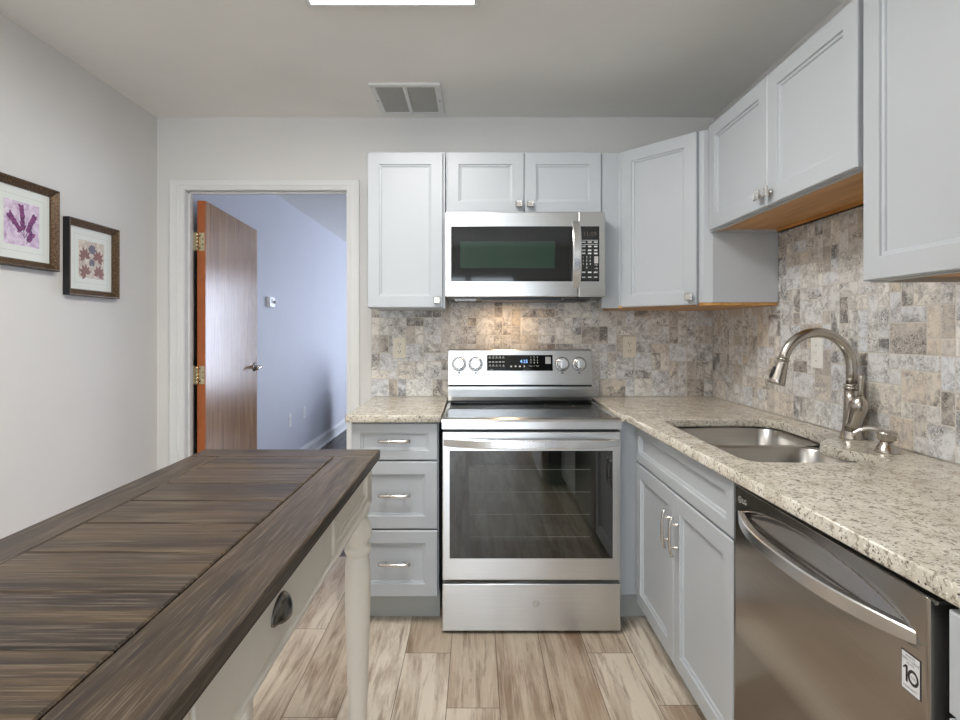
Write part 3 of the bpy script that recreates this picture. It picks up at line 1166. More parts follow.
pn = mb.build('keypad', M['black_glass'], cp)
mb = MB(xf)
w = 0.0316
mb.rect(0.648, 0.722, 0.266, 0.268, w)
mb.rect(0.645, 0.724, 0.247, 0.249, w)
for i in range(3):
    u = 0.655 + i * 0.0285
    mb.rect(u - 0.009, u + 0.009, 0.256, 0.261, w)
    for v in (0.238, 0.220, 0.205):
        mb.rect(u - 0.008, u + 0.008, v - 0.0035, v + 0.0035, w)
for j, row in enumerate(('123', '456', '789', ' 0 ')):
    for i, ch in enumerate(row):
        if ch != ' ':
            mb.text(ch, 0.014, 0.653 + i * 0.0165, 0.187 - j * 0.0165, w)
for v in (0.150, 0.134, 0.117):
    mb.text('+30', 0.010, 0.713, v, w)
for i in range(3):
    u = 0.655 + i * 0.0285
    mb.rect(u - 0.009, u + 0.008, 0.113, 0.119, w)
    mb.rect(u - 0.008, u + 0.008, 0.091, 0.095, w)
mb.build('keypad_print', M['print_light'], pn)
mb = MB(xf)
mb.rect(0.705, 0.724, 0.158, 0.192, w)
mb.build('start_pad', M['grey_plastic'], pn)
mb = MB(xf)
mb.text('11:09', 0.030, 0.684, 0.296, w)
mb.build('clock_digits', M['led_dim'], pn)
# underside: housing, two grease filters, lamp lens
mb = MB()
mb.box(MX0 + 0.01, MX1 - 0.01, MY + 0.04, 3.066, MZ0 - 0.004, MZ0 + 0.008)
mb.box(MX0 + 0.17, MX1 - 0.20, MY + 0.05, MY + 0.22, MZ0 - 0.014, MZ0 - 0.004)
us = mb.build('underside', M['black'], t)
for x0, x1 in ((MX0 + 0.04, MX0 + 0.15), (MX1 - 0.18, MX1 - 0.05)):
    mb = MB()
    mb.box(x0, x1, MY + 0.10, MY + 0.30, MZ0 - 0.008, MZ0 - 0.004)
    for k in range(9):
        y = MY + 0.11 + k * 0.021
        mb.box(x0 + 0.006, x1 - 0.006, y, y + 0.006, MZ0 - 0.011, MZ0 - 0.008)
    mb.build('grease_filter', M['pewter'], us)
mb = MB()
mb.box(0.10, 0.22, 2.865, 2.905, MZ0 - 0.010, MZ0 - 0.004)
mb.build('lamp_lens', M['lamp'], us)

# ------------------------------------------------------------------ dishwasher
WX, WY0, WY1 = 0.690, 0.842, 1.484
t = thing('dishwasher', 'stainless dishwasher with bowed handle under the granite worktop', 'dishwasher', (1.0, (WY0 + WY1) / 2, 0))
mb = MB()
mb.box(WX + 0.045, 1.30, WY0 + 0.004, WY1 - 0.004, 0.10, 0.885)
mb.box(WX + 0.09, 1.28, WY0 + 0.01, WY1 - 0.01, 0.0, 0.10)
mb.build('tub', M['dark_gap'], t)
xf = frame((WX, WY1, 0.105), LEFTW)
DWW, DWH = WY1 - WY0, 0.767
mb = MB(xf)
NU, NVV = 64, 70
bar_v = 0.697


def dw(u, v):
    e = 1 - ((u - DWW / 2) / 0.295) ** 2
    if e <= 0 or v < bar_v - 0.01:
        return 0.0
    top = 0.055 * e ** 0.7
    a = (v - bar_v) / max(top, 1e-4)
    if a >= 1:
        return 0.0
    a = max(0, a)
    return -0.036 * e ** 0.5 * (0.10 + 0.90 * a) * (1 if a < 0.88 else (1 - a) / 0.12)


vsx = [0.0] + [bar_v - 0.02 + 0.11 * k / 40 for k in range(37)] + [DWH]
usx = [DWW * k / NU for k in range(NU + 1)]
grid = [[mb.v((u, v, 0.0 + (dw(u, v) if 0 < j < len(vsx) - 1 else 0) - (0.006 if j == len(vsx) - 1 else 0))) for u in usx] for j, v in enumerate(vsx)]
for j in range(len(vsx) - 1):
    for i in range(NU):
        mb.f([grid[j][i], grid[j][i + 1], grid[j + 1][i + 1], grid[j + 1][i]], True)
nb = [mb.v((u, v, -0.045)) for u, v in ((0, 0), (DWW, 0), (DWW, DWH), (0, DWH))]
n_ = len(vsx)
mb.f([nb[0], nb[1]] + [grid[0][i] for i in range(NU, -1, -1)])
mb.f([nb[2], nb[3]] + [grid[-1][i] for i in range(0, NU + 1)])
mb.f([nb[1], nb[2]] + [grid[j][NU] for j in range(n_ - 1, -1, -1)])
mb.f([nb[3], nb[0]] + [grid[j][0] for j in range(0, n_)])
dd = mb.build('door', M['steel_dark'], t)
mb = MB(xf)
bow_bar(mb, 0.022, DWW - 0.028, 0.685, 0.715, 0.0, 0.056, 0.016, 40)
mb.build('door_handle', M['steel_plain'], dd)
mb = MB(xf)
mb.box(0.0, DWW, DWH, DWH + 0.005, -0.044, -0.012)
mb.build('top_trim', M['steel_plain'], dd)
logo(dd, xf, 0.034, 0.743, 0.017, M['print_light'], 0.001)
mb = MB(xf)
SU, SV = 0.604, 0.639
xf = xf @ Matrix.Translation((SU, SV, 0)) @ Matrix.Diagonal((0.70, 0.68, 1, 1)) @ Matrix.Translation((-SU, -SV, 0))
mb = MB(xf)
mb.rect(SU - 0.028, SU + 0.028, SV - 0.046, SV + 0.046, 0.0006)
mb.mi = 1
mb.rect(SU - 0.026, SU + 0.026, SV - 0.044, SV + 0.044, 0.0009)
st = mb.build('warranty_sticker', [M['print_dark'], M['sticker']], dd, fix=False)
mb = MB(xf)
mb.text('INVERTER', 0.006, SU, SV + 0.038, 0.0013)
mb.text('DIRECT DRIVE', 0.0078, SU, SV + 0.029, 0.0013)
mb.text('MOTOR', 0.006, SU, SV + 0.021, 0.0013)
mb.rect(SU - 0.014, SU - 0.008, SV - 0.024, SV + 0.015, 0.0013)
mb.quad((SU - 0.014, SV + 0.015, 0.0013), (SU - 0.021, SV + 0.008, 0.0013), (SU - 0.021, SV + 0.003, 0.0013), (SU - 0.014, SV + 0.009, 0.0013))
mb.ring(SU + 0.008, SV - 0.006, 0.0115, 0.0185, 0.0013, 28, 0.86)
mb.text('YEAR', 0.0062, SU + 0.008, SV - 0.006, 0.0013)
mb.text('WARRANTY', 0.0074, SU, SV - 0.035, 0.0013)
mb.build('sticker_print', M['print_dark'], st, fix=False)

# ------------------------------------------------------------------ wall cabinets
UZ0, UZ1 = 1.40, 2.162


def doors_front(t, x0, x1, y, z0, z1, n, knob_side, rail=0.057, kz=0.035):
    wd = (x1 - x0 - 0.003 * (n - 1)) / n
    for i in range(n):
        xa = x0 + i * (wd + 0.003)
        xf = frame((xa, y, z0), FRONT)
        mb = MB(xf)
        mb.panel(wd, z1 - z0, 0.02, rail)
        d = mb.build('door', M['cab'], t)
        right = knob_side[i] == 'r'
        knob(d, xf, wd - 0.026 if right else 0.026, kz, 0.02)


t = thing('wall_cabinet', 'tall single-door grey wall cabinet left of the microwave', 'cabinet', (-0.343, 2.9, UZ0))
carcass(t, -0.531, -0.152, 2.73, 3.07, UZ0, UZ1, '-y')
top_panel(t, [(-0.531, 2.73), (-0.152, 2.73), (-0.152, 3.07), (-0.531, 3.07)], UZ1 + 0.0004, UZ1 + 0.006, M['cab'], 'top_panel')
doors_front(t, -0.530, -0.163, 2.73, UZ0 + 0.003, UZ1 - 0.003, 1, 'r')

t = thing('wall_cabinet', 'short two-door grey wall cabinet directly above the microwave', 'cabinet', (0.234, 2.9, 1.862))
carcass(t, -0.147, 0.615, 2.73, 3.07, 1.860, UZ1, '-y')
top_panel(t, [(-0.147, 2.73), (0.615, 2.73), (0.615, 3.07), (-0.147, 3.07)], UZ1 + 0.0004, UZ1 + 0.006, M['cab'], 'top_panel')
doors_front(t, -0.141, 0.612, 2.73, 1.864, UZ1 - 0.003, 2, 'rl', 0.057, 0.040)

# corner cabinet with diagonal door and its filler
t = thing('wall_cabinet', 'diagonal corner wall cabinet with one grey door between microwave and sink cupboard', 'cabinet', (1.03, 2.75, UZ0))
CA, CB = (0.712, 2.722), (0.992, 2.415)
mb = MB()
mb.prism([(0.700, 3.07), (0.700, 2.725), (0.712, 2.722), (0.992, 2.415), (1.025, 2.402), (1.308, 2.402), (1.308, 3.07)], 2, UZ0 + 0.012, UZ1)
mb.build('cabinet_body', M['cab'], t, bevel=0.0015)
mb = MB()
mb.prism([(0.702, 3.068), (0.702, 2.727), (0.713, 2.724), (0.993, 2.418), (1.025, 2.406), (1.306, 2.406), (1.306, 3.068)], 2, UZ0, UZ0 + 0.012)
mb.build('bottom_panel', M['maple'], t)
mb = MB()
mb.box(0.616, 0.701, 2.725, 2.745, UZ0, UZ1)
mb.build('filler_strip', M['cab'], t, bevel=0.001)
ud = V(CB[0] - CA[0], CB[1] - CA[1], 0)
dl = ud.length
ud.normalize()
o0 = V(CA[0], CA[1], UZ0 + 0.003) + ud * 0.012
xf = frame(o0, ud)
mb = MB(xf)
mb.panel(dl - 0.036, UZ1 - UZ0 - 0.006, 0.02, 0.057)
d = mb.build('door', M['cab'], t)
knob(d, xf, dl - 0.036 - 0.026, 0.035, 0.02)

# sink cupboard
UX = 1.010
SZ0 = 1.712
t = thing('wall_cabinet', 'short two-door grey wall cabinet high above the sink', 'cabinet', (1.16, 1.91, SZ0))
Y0, Y1 = 1.440, 2.398
carcass(t, UX, 1.309, Y0, Y1, SZ0, UZ1, '-x', bottom=True)
mb = MB()
mb.box(UX + 0.018, 1.309, Y0 + 0.018, Y1 - 0.018, SZ0 + 0.012, SZ0 + 0.024)
mb.box(1.29, 1.3095, Y0 + 0.018, Y1 - 0.018, SZ0 + 0.0, SZ0 + 0.012)
mb.box(UX + 0.018, UX + 0.03, Y0 + 0.018, Y1 - 0.018, SZ0 + 0.001, SZ0 + 0.012)
mb.build('bottom_panel', M['maple'], t)
top_panel(t, [(UX, Y0), (1.309, Y0), (1.309, Y1), (UX, Y1)], UZ1 + 0.0004, UZ1 + 0.006, M['cab'], 'top_panel')
ysp = 1.888
for i, (ya, yb) in enumerate(((2.360, ysp + 0.0015), (ysp - 0.0015, Y0 + 0.002))):
    xf = frame((UX, ya, SZ0 + 0.003), LEFTW)
    mb = MB(xf)
    mb.panel(ya - yb, UZ1 - SZ0 - 0.006, 0.02, 0.057)
    d = mb.build('door', M['cab'], t)
    knob(d, xf, ya - yb - 0.026 if i == 0 else 0.026, 0.040, 0.02)

# tall cabinet at the picture's right edge
t = thing('wall_cabinet', 'full-height grey wall cabinet nearest the camera at the right edge', 'cabinet', (1.16, 1.13, UZ0))
Y0, Y1 = 0.84, 1.424
carcass(t, UX, 1.309, Y0, Y1, 1.412, UZ1, '-x', bottom=True)
mb = MB()
mb.box(UX + 0.018, 1.309, Y0 + 0.018, Y1 - 0.018, 1.424, 1.436)
mb.box(1.29, 1.3095, Y0 + 0.018, Y1 - 0.018, 1.412, 1.424)
mb.build('bottom_panel', M['maple'], t)
top_panel(t, [(UX, Y0), (1.309, Y0), (1.309, Y1), (UX, Y1)], UZ1 + 0.0004, UZ1 + 0.006, M['cab'], 'top_panel')
xf = frame((UX, Y1 - 0.003, 1.415), LEFTW)
mb = MB(xf)
mb.panel(Y1 - Y0 - 0.006, UZ1 - 1.418, 0.02, 0.057)
d = mb.build('door', M['cab'], t)
knob(d, xf, Y1 - Y0 - 0.032, 0.035, 0.02)

# ------------------------------------------------------------------ sockets and switch
def socket(xf, label, kind='outlet', mat=None, group=None):
    mat = mat or M['almond']
    m = xf.translation
    t = thing('outlet' if kind == 'outlet' else 'light_switch', label, 'outlet' if kind == 'outlet' else 'switch', m, group)
    mb = MB(xf)
    prof = [(0, 0.0), (0, 0.003), (0.003, 0.0055)]
    mb.loft([[(-0.036 + i, -0.058 + i, w), (0.036 - i, -0.058 + i, w), (0.036 - i, 0.058 - i, w), (-0.036 + i, 0.058 - i, w)] for i, w in prof], True, True, smooth=False)
    pl = mb.build('cover_plate', mat, t)
    if kind == 'outlet':
        for v in (-0.020, 0.020):
            mb = MB(xf)
            mb.prism(mb.rrect(0, v, 0.033, 0.028, 0.012, 4), 2, 0.0045, 0.0075)
            rc = mb.build('receptacle', mat, t)
            mb = MB(xf)
            mb.rect(-0.008, -0.0055, v - 0.003, v + 0.006, 0.0078)
            mb.rect(0.0055, 0.008, v - 0.003, v + 0.006, 0.0078)
            mb.disc(0, v - 0.008, 0.0025, 0.0078, 10)
            mb.build('slot', M['print_dark'], rc, fix=False)
    else:
        mb = MB(xf)
        mb.box(-0.006, 0.006, -0.013, 0.013, 0.004, 0.007)
        mb.prism([(-0.004, 0.006), (0.006, 0.006), (0.010, 0.017), (0.005, 0.018)], 0, -0.004, 0.004)
        mb.build('toggle', mat, t)
    for v in ((0,) if kind == 'outlet' else (-0.030, 0.030)):
        mb = MB(xf)
        mb.lathe([(0.003, 0.005), (0.003, 0.0065), (0.002, 0.007)], (0, v, 0), (0, 0, 1), 10)
        mb.build('screw', M['grey_plastic'], pl)


socket(frame((-0.423, 3.0695, 1.194), FRONT), 'almond wall outlet on the backsplash left of the range')
socket(frame((0.848, 3.0695, 1.200), FRONT), 'almond wall outlet on the backsplash right of the range')
socket(frame((1.3095, 2.128, 1.203), LEFTW), 'pale light switch on the backsplash seen through the faucet arch', 'switch', M['white_plastic'])
socket(frame((HXL, 5.16, 0.455), RIGHTW), 'white wall outlet in the far room nearer the brown door', 'outlet', M['white_plastic'])
socket(frame((HXL, 5.58, 0.47), RIGHTW), 'white wall outlet in the far room beside the shaded corner', 'outlet', M['white_plastic'])

# thermostat
xf = frame((HXL, 4.64, 1.53), RIGHTW)
t = thing('thermostat', 'small white box thermostat on the far room wall beside the open door', 'thermostat', (HXL, 4.64, 1.53))
mb = MB(xf)
mb.prism(mb.rrect(0, 0, 0.115, 0.085, 0.008, 4), 2, 0, 0.03)
b_ = mb.build('case', M['white_plastic'], t, bevel=0.003)
mb = MB(xf)
mb.rect(-0.03, 0.015, -0.01, 0.025, 0.0312)
mb.build('screen', M['print_gray'], b_, fix=False)
mb = MB(xf)
mb.lathe([(0.012, 0.03), (0.012, 0.042), (0.009, 0.045)], (0.036, 0.0, 0), (0, 0, 1), 18)
mb.build('dial', M['grey_plastic'], b_)

# ------------------------------------------------------------------ open door leaf
HX, HY = -1.552, 3.186
dv = V(-1.63 + 1.552, 4.13 - 3.186, 0)
DL = dv.length
dv.normalize()
t = thing('interior_door', 'brown wooden interior door standing open into the far room', 'door', (HX, HY, 0.01))
xf = frame((HX, HY, 0.012), dv)               # u along leaf, w = towards +X (visible face)
mb = MB(xf)
mb.mi = 0
TH = 0.046
ZD = 2.036 - 0.012
mb.quad((0, 0, 0), (DL, 0, 0), (DL, ZD, 0), (0, ZD, 0))
mb.quad((0, 0, -TH), (0, ZD, -TH), (DL, ZD, -TH), (DL, 0, -TH))
mb.mi = 1
mb.quad((0, 0, -TH), (0, 0, 0), (0, ZD, 0), (0, ZD, -TH))
mb.quad((DL, 0, 0), (DL, 0, -TH), (DL, ZD, -TH), (DL, ZD, 0))
mb.quad((0, ZD, 0), (DL, ZD, 0), (DL, ZD, -TH), (0, ZD, -TH))
mb.quad((0, 0, 0), (0, 0, -TH), (DL, 0, -TH), (DL, 0, 0))
lf = mb.build('door_leaf', [M['veneer'], M['orange']], t, fix=False)
for z in (1.80, 1.035, 0.24):
    mb = MB()
    mb.box(HX - 0.041, HX - 0.005, HY - 0.003, HY + 0.0005, z - 0.052, z + 0.052)      # leaf plate on the door edge
    mb.box(HX - 0.068, HX - 0.0455, HY - 0.014, HY - 0.009, z - 0.052, z + 0.052)        # jamb plate
    mb.quad((HX - 0.046, HY - 0.010, z - 0.05), (HX - 0.040, HY - 0.002, z - 0.05), (HX - 0.040, HY - 0.002, z + 0.05), (HX - 0.046, HY - 0.010, z + 0.05))
    for k in range(5):
        a = z - 0.052 + k * 0.0208
        mb.cyl((HX - 0.046, HY - 0.008, a + 0.0006), (HX - 0.046, HY - 0.008, a + 0.0202), 0.007, None, 12)
    hg = mb.build('hinge', M['brass'], t)
    for dx, dz in ((-0.032, 0.036), (-0.014, 0.016), (-0.014, -0.016), (-0.032, -0.036)):
        mb = MB()
        mb.lathe([(0.0045, 0), (0.0035, 0.001)], (HX + dx, HY - 0.003, z + dz), (0, -1, 0), 12)
        mb.build('screw', M['print_dark'], hg)
mb = MB(xf)
lu, lvv = DL - 0.065, 1.012
mb.lathe([(0.033, 0.0), (0.033, 0.004), (0.027, 0.010), (0.014, 0.012), (0.011, 0.045), (0.012, 0.060)], (lu, lvv, 0), (0, 0, 1), 24)
pts = [(lu + 0.004, lvv, 0.052), (lu - 0.02, lvv, 0.056), (lu - 0.05, lvv + 0.002, 0.056), (lu - 0.085, lvv - 0.004, 0.054), (lu - 0.115, lvv - 0.010, 0.052)]
mb.tube(pts, [0.011, 0.0105, 0.009, 0.0085, 0.007], 12)
mb.build('lever_handle', M['nickel'], t)

# ------------------------------------------------------------------ ceiling fixture and vent
t = thing('ceiling_light', 'bright rectangular fluorescent ceiling light with white frame', 'ceiling light', (-0.29, 1.37, ZC))
LX0, LX1, LY0, LY1 = -0.600, 0.012, 1.20, 1.978
mb = MB()
for a in ((LX0, LX1, LY0, LY0 + 0.02), (LX0, LX1, LY1 - 0.02, LY1), (LX0, LX0 + 0.02, LY0 + 0.02, LY1 - 0.02), (LX1 - 0.02, LX1, LY0 + 0.02, LY1 - 0.02)):
    mb.box(*a, ZC - 0.033, ZC - 0.0)
mb.build('frame', M['trim'], t, bevel=0.003)
mb = MB()
mb.box(LX0 + 0.02, LX1 - 0.02, LY0 + 0.02, LY1 - 0.02, ZC - 0.024, ZC - 0.018)
mb.build('diffuser', M['diffuser'], t)

t = thing('ceiling_vent', 'square white ceiling return vent with two grey louvred panels', 'vent', (-0.345, 2.83, ZC))
mb = MB()
VX0, VX1, VY0, VY1 = -0.515, -0.170, 2.645, 3.015
zv0, zv1 = ZC - 0.012, ZC
fw = 0.030
mb.box(VX0, VX1, VY0, VY0 + fw, zv0, zv1)
mb.box(VX0, VX1, VY1 - fw, VY1, zv0, zv1)
mb.box(VX0, VX0 + fw, VY0 + fw, VY1 - fw, zv0, zv1)
mb.box(VX1 - fw, VX1, VY0 + fw, VY1 - fw, zv0, zv1)
xm = (VX0 + VX1) / 2 - 0.003
mb.box(xm - 0.010, xm + 0.010, VY0 + fw, VY1 - fw, zv0, zv1)
vf = mb.build('frame', M['trim'], t, bevel=0.003)
for x0, x1 in ((VX0 + fw, xm - 0.010), (xm + 0.010, VX1 - fw)):
    mb = MB()
    mb.box(x0, x1, VY0 + fw, VY1 - fw, ZC - 0.003, ZC - 0.001)
    y = VY0 + fw + 0.004
    while y < VY1 - fw - 0.008:
        mb.quad((x0, y, ZC - 0.0045), (x1, y, ZC - 0.0045), (x1, y + 0.009, ZC - 0.0085), (x0, y + 0.009, ZC - 0.0085))
        y += 0.0105
    mb.build('louvre_panel', M['grey_plastic'], t)
for x in (VX0 + fw / 2, VX1 - fw / 2):
    mb = MB()
    mb.lathe([(0.005, 0), (0.004, 0.002)], (x, (VY0 + VY1) / 2, zv0), (0, 0, -1), 12)
    mb.build('screw', M['print_gray'], vf)

# ------------------------------------------------------------------ framed pictures on the left wall
def picture(yc, zc, label, art, draw):
    xf = frame((XL, yc, zc), RIGHTW)           # u = +Y
    t = thing('picture', label, 'picture', (XL, yc, zc))
    S, F, D = 0.168, 0.030, 0.030
    prof = [(0, 0.0), (0, D - 0.002), (0.002, D), (0.006, D), (0.010, D - 0.004), (F - 0.004, 0.014), (F - 0.003, 0.013), (F, 0.013), (F, 0.006)]
    mb = MB(xf)
    sq = lambda i, w: [(-S + i, -S + i, w), (S - i, -S + i, w), (S - i, S - i, w), (-S + i, S - i, w)]
    mb.mi = 1
    mb.loft([sq(*p) for p in prof[:3]], True, False, smooth=False)
    mb.mi = 0
    mb.loft([sq(*p) for p in prof[2:]], False, False, smooth=False)
    mb.build('frame', [M['bronze'], M['print_dark']], t)
    mb = MB(xf)
    q = S - F
    mb.rect(-q, q, -q, q, 0.007)
    mb.mi = 1
    for e in (0.108,):
        for a in ((-e, e, e - 0.001, e), (-e, e, -e, -e + 0.001), (-e, -e + 0.001, -e, e), (e - 0.001, e, -e, e)):
            mb.rect(*a, 0.0075)
    mt = mb.build('mat_board', [M['mat_board'], M['mat_line']], t, fix=False)
    mb = MB(xf)
    a = 0.084
    mb.rect(-a, a, -a, a, 0.008)
    draw(mb, a)
    mb.build('print', art, mt, fix=False)


def petal(mb, u, v, ang, L, W, w=0.0086):
    c, s_ = math.cos(ang), math.sin(ang)
    pts = []
    for a, b in ((0, 0), (0.3, 0.5), (0.65, 0.42), (1, 0), (0.65, -0.42), (0.3, -0.5)):
        x, y = a * L, b * W
        pts.append((u + x * c - y * s_, v + x * s_ + y * c, w))
    mb.poly(pts)


def lavender(mb, a):
    r = random.Random(4)
    for (u0, v0, u1, v1) in ((0.010, -0.055, -0.006, 0.070), (0.012, -0.05, -0.062, 0.030), (0.014, -0.05, 0.058, 0.040), (0.02, -0.075, 0.045, -0.035)):
        n = 13
        mb.mi = 2
        dx, dy = u1 - u0, v1 - v0
        l = math.hypot(dx, dy)
        nx, ny = -dy / l * 0.0015, dx / l * 0.0015
        mb.quad((u0 - nx, v0 - ny, 0.0084), (u0 + nx, v0 + ny, 0.0084), (u1 + nx, v1 + ny, 0.0084), (u1 - nx, v1 - ny, 0.0084))
        base = math.atan2(dy, dx)
        for k in range(n):
            f = 0.25 + 0.75 * k / n
            for sgn in (-1, 1):
                mb.mi = 1 if r.random() < 0.7 else 2
                petal(mb, u0 + dx * f, v0 + dy * f, base + sgn * r.uniform(0.4, 0.9), r.uniform(0.015, 0.022), 0.011, 0.0086 + 0.0001 * k)


def leaves(mb, a):
    r = random.Random(9)
    mb.mi = 2
    for k in range(6):
        petal(mb, 0.004 + 0.004 * (k - 3), 0.030, 0.5 + k * 0.42, 0.045, 0.02, 0.0083 + 0.0001 * k)
    for i, (u, v) in enumerate(((-0.045, 0.022), (0.040, 0.020), (-0.040, -0.052), (0.046, -0.050), (0.0, -0.005))):
        for k in range(7):
            mb.mi = 1 if i < 4 else 2
            ang = math.pi / 2 + (0.3, -0.35, 0.6, -0.2, 0.0)[i] + (k - 3) * 0.62
            petal(mb, u, v - 0.012, ang, (0.048 if i < 4 else 0.026) * (1 - 0.08 * abs(k - 3)), 0.018, 0.0086 + 0.0001 * k)


picture(2.155, 1.703, 'bronze-framed print of purple lavender sprigs, cut by the left edge', [M['art_purple'], M['petal'], M['petal_dark']], lavender)
picture(2.545, 1.612, 'bronze-framed print of four rust-coloured leaves nearer the doorway', [M['art_rust'], M['leaf_rust'], M['leaf_slate']], leaves)

# ------------------------------------------------------------------ kitchen island table
TX0, TX1, TY0, TY1, TZ = -0.859, -0.302, -0.0235, 1.758, 0.914
TT = 0.030
t = thing('island_table', 'narrow island table with dark plank top on cream turned legs', 'table', ((TX0 + TX1) / 2, 0.93, 0))
mb = MB()
g = 0.0011
z0, z1 = TZ - TT, TZ


def board(mb, x0, x1, y0, y1):
    mb.tone = (R.random(), R.random(), R.random(), 1)
    q = 0.0028
    g = 0.0017
    rings = []
    for i, z in ((g, z0 + 0.004), (g, z1 - q), (g + q, z1)):
        rings.append([(x0 + i, y0 + i, z), (x1 - i, y0 + i, z), (x1 - i, y1 - i, z), (x0 + i, y1 - i, z)])
    mb.loft(rings, True, True, smooth=False)


# border: long sides (grain along y), ends and cross boards (grain along x)
BWL, BWR, BWE = 0.094, 0.1216, 0.107
mb.mi = 1
board(mb, TX0, TX0 + BWL, TY0 + BWE, TY1 - BWE)
board(mb, TX1 - BWR, TX1, TY0 + BWE, TY1 - BWE)
mb.mi = 0
board(mb, TX0, TX1, TY1 - BWE, TY1)
board(mb, TX0, TX1, TY0, TY0 + BWE)
y = TY1 - BWE
nb_ = 11
bw = (TY1 - TY0 - 2 * BWE) / nb_
for k in range(nb_):
    board(mb, TX0 + BWL, TX1 - BWR, y - bw, y)
    y -= bw
mb.mi = 2
mb.box(TX0 + 0.003, TX1 - 0.003, TY0 + 0.003, TY1 - 0.003, z0, z0 + 0.022)
mb.build('tabletop', [M['plank_x'], M['plank_y'], M['plank_gap']], t)
# apron frame
AXL, AXR = -0.735, -0.330
AY0, AY1 = 0.07, 1.66
AZ = 0.762
mb = MB()
mb.box(AXL - 0.012, AXL + 0.008, AY0, AY1, AZ, z0)
mb.box(AXR - 0.012, AXR + 0.003, AY0, AY1, AZ + 0.006, z0)
mb.box(AXL, AXR, AY1 - 0.02, AY1, AZ, z0)
mb.box(AXL, AXR, AY0, AY0 + 0.02, AZ, z0)
# bottom bead
mb.prism([(AXR - 0.012, AZ), (AXR + 0.010, AZ), (AXR + 0.014, AZ + 0.005), (AXR + 0.014, AZ + 0.012), (AXR + 0.006, AZ + 0.020), (AXR + 0.003, AZ + 0.020)], 1, AY0, AY1)
mb.prism([(AXR + 0.003, z0 - 0.012), (AXR + 0.009, z0 - 0.006), (AXR + 0.009, z0), (AXR + 0.003, z0)], 1, AY0, AY1)
for ya, yb in ((1.20, 1.225), (0.595, 0.62)):
    mb.box(AXR, AXR + 0.010, ya, yb, AZ + 0.012, z0)
mb.build('apron', M['cream'], t, bevel=0.0015)
for ya, yb in ((1.64, 1.24), (0.58, 0.10)):
    mb = MB(frame((AXR - 0.006, yb, AZ + 0.022), RIGHTW))
    mb.panel(ya - yb, z0 - AZ - 0.024, 0.019, 0.018)
    mb.build('side_panel', M['cream'], t)
xf = frame((AXR + 0.003, 0.625, AZ + 0.022), RIGHTW)
mb = MB(xf)
mb.box(0, 0.570, 0, z0 - AZ - 0.030, -0.3, 0.010)
dw_ = mb.build('drawer', M['cream'], t, bevel=0.003)
# cup pull
mb = MB(xf)
cu, cv = 0.272, 0.047
rings = []
NA = 18
for j in range(9):
    b = math.radians(90 * j / 8)               # from rim on the face outward to the lip
    ring_ = []
    for k in range(NA + 1):
        a = math.pi * k / NA
        x = 0.040 * math.cos(a)
        yv = 0.033 * math.sin(a)
        # dome: half ellipsoid cut open at the bottom
        ring_.append((cu + x * math.cos(b * 0.55) , cv + yv * math.cos(b) - 0.004 * math.sin(b), 0.010 + 0.018 * math.sin(b) * (0.35 + 0.65 * math.sin(a))))
    rings.append(ring_)
mb.loft(rings, False, False, smooth=True, close=False)
cpull = mb.build('cup_pull', M['pewter'], dw_, fix=True)
sm = cpull.modifiers.new('thick', 'SOLIDIFY')
sm.thickness = 0.002


def turned_leg(x, y):
    mb = MB()
    h = 0.036
    mb.box(x - h, x + h, y - h, y + h, AZ - 0.004, z0)
    prof = [(0.016, 0.0), (0.020, 0.006), (0.022, 0.02), (0.024, 0.06), (0.028, 0.14), (0.033, 0.28), (0.0375, 0.42), (0.0385, 0.52), (0.0375, 0.575), (0.034, 0.598), (0.030, 0.606), (0.036, 0.612), (0.040, 0.622), (0.0385, 0.634), (0.031, 0.642), (0.033, 0.650), (0.040, 0.664), (0.042, 0.680), (0.039, 0.698), (0.031, 0.714), (0.028, 0.722), (0.032, 0.730), (0.035, 0.742), (0.034, AZ - 0.004)]
    mb.lathe(prof, (x, y, 0), (0, 0, 1), 32)
    mb.build('leg', M['cream'], t, bevel=0.002)


for lx in (-0.709, -0.360):
    for ly in (0.045, 1.690):
        turned_leg(lx, ly)

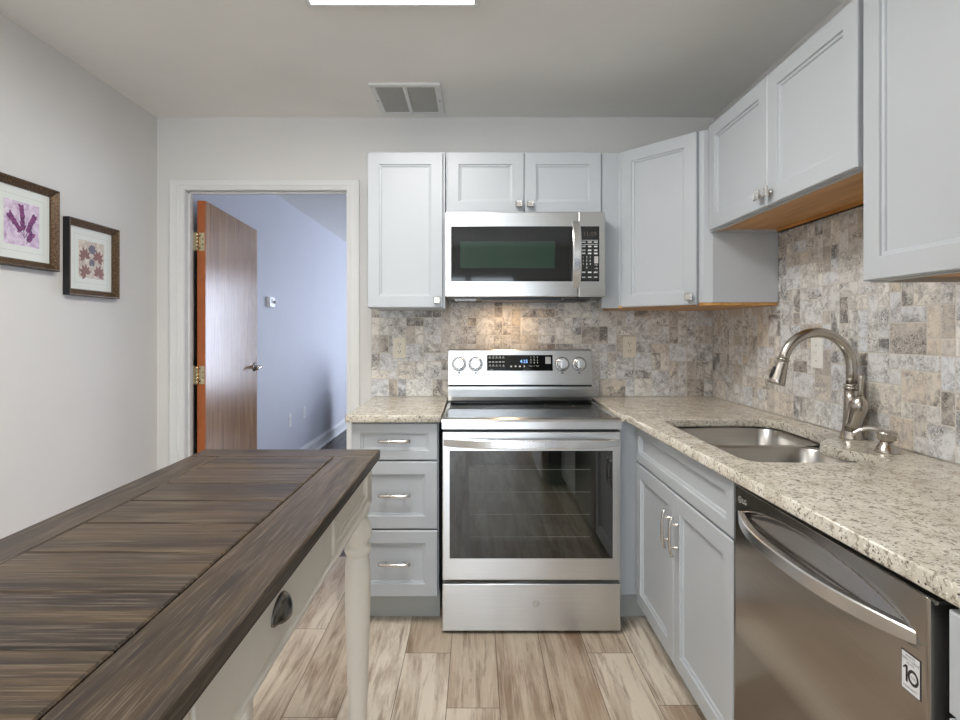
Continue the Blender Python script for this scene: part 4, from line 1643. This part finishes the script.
# ------------------------------------------------------------------ refrigerator behind the camera's right side (reflected in the oven glass)
t = thing('refrigerator', 'dark stainless refrigerator at the near end of the counter run', 'refrigerator', (0.94, -0.25, 0))
mb = MB()
mb.box(0.60, 1.30, -0.62, 0.14, 0.02, 1.75)
mb.build('body', M['black'], t, bevel=0.01)
xf = frame((0.60, 0.14, 0.06), LEFTW)
for v0, v1 in ((0.0, 0.60), (0.61, 1.69)):
    mb = MB(xf)
    mb.box(0.002, 0.758, v0, v1, 0.004, 0.06)
    d = mb.build('door', M['steel_dark'], t, bevel=0.012, seg=3)
    mb = MB(xf)
    if v0 == 0:
        mb.tube([(0.08, v1 - 0.08, 0.06), (0.08, v1 - 0.08, 0.10), (0.68, v1 - 0.08, 0.10), (0.68, v1 - 0.08, 0.06)], 0.01, 10)
    else:
        mb.tube([(0.70, v0 + 0.1, 0.06), (0.70, v0 + 0.1, 0.10), (0.70, v1 - 0.15, 0.10), (0.70, v1 - 0.15, 0.06)], 0.01, 10)
    mb.build('handle', M['steel_plain'], d)

# ------------------------------------------------------------------ unseen globe added behind the camera to brighten the ceiling
t = thing('fill_globe', 'unseen white globe added behind the camera as fill light', 'lamp', (-1.15, -1.1, ZC))
mb = MB()
mb.lathe([(0.06, 0), (0.06, 0.02), (0.01, 0.03)], (-1.15, -1.1, ZC), (0, 0, -1))
mb.build('canopy', M['nickel_bright'], t)
mb = MB()
mb.cyl((-1.15, -1.1, ZC - 0.02), (-1.15, -1.1, ZC - 0.36), 0.006)
mb.build('rod', M['nickel_bright'], t)
mb = MB()
mb.lathe([(0.02, 0.15), (0.09, 0.135), (0.135, 0.08), (0.15, 0.0), (0.135, -0.08), (0.09, -0.13), (0.02, -0.15)], (-1.15, -1.1, ZC - 0.50))
mb.build('globe', emit('globe_glow', (1.0, 0.96, 0.90, 1), FILL_GLOBE), t)

# ------------------------------------------------------------------ unseen armchair added in the far room to throw the shadow on its wall
t = thing('armchair', 'unseen grey upholstered armchair added in the far room to shade its wall', 'chair', (-1.02, 6.62, 0))
mb = MB()
mb.box(-1.30, -0.74, 6.22, 6.98, 0.14, 0.30)
mb.build('seat_base', M['upholstery'], t, bevel=0.03, seg=3)
mb = MB()
mb.box(-1.29, -0.75, 6.20, 6.82, 0.31, 0.46)
mb.build('cushion', M['upholstery'], t, bevel=0.04, seg=3)
mb = MB()
mb.prism([(6.84, 0.31), (6.98, 0.31), (7.06, 0.92), (6.94, 0.92)], 0, -1.29, -0.75)
mb.build('backrest', M['upholstery'], t, bevel=0.035, seg=3)
for x0, x1 in ((-1.42, -1.31), (-0.73, -0.62)):
    mb = MB()
    mb.box(x0, x1, 6.20, 7.0, 0.14, 0.62)
    mb.build('armrest', M['upholstery'], t, bevel=0.035, seg=3)
for x in (-1.36, -0.68):
    for y in (6.28, 6.92):
        mb = MB()
        mb.cyl((x, y, 0), (x, y, 0.14), 0.018, 0.026)
        mb.build('leg', M['maple'], t)
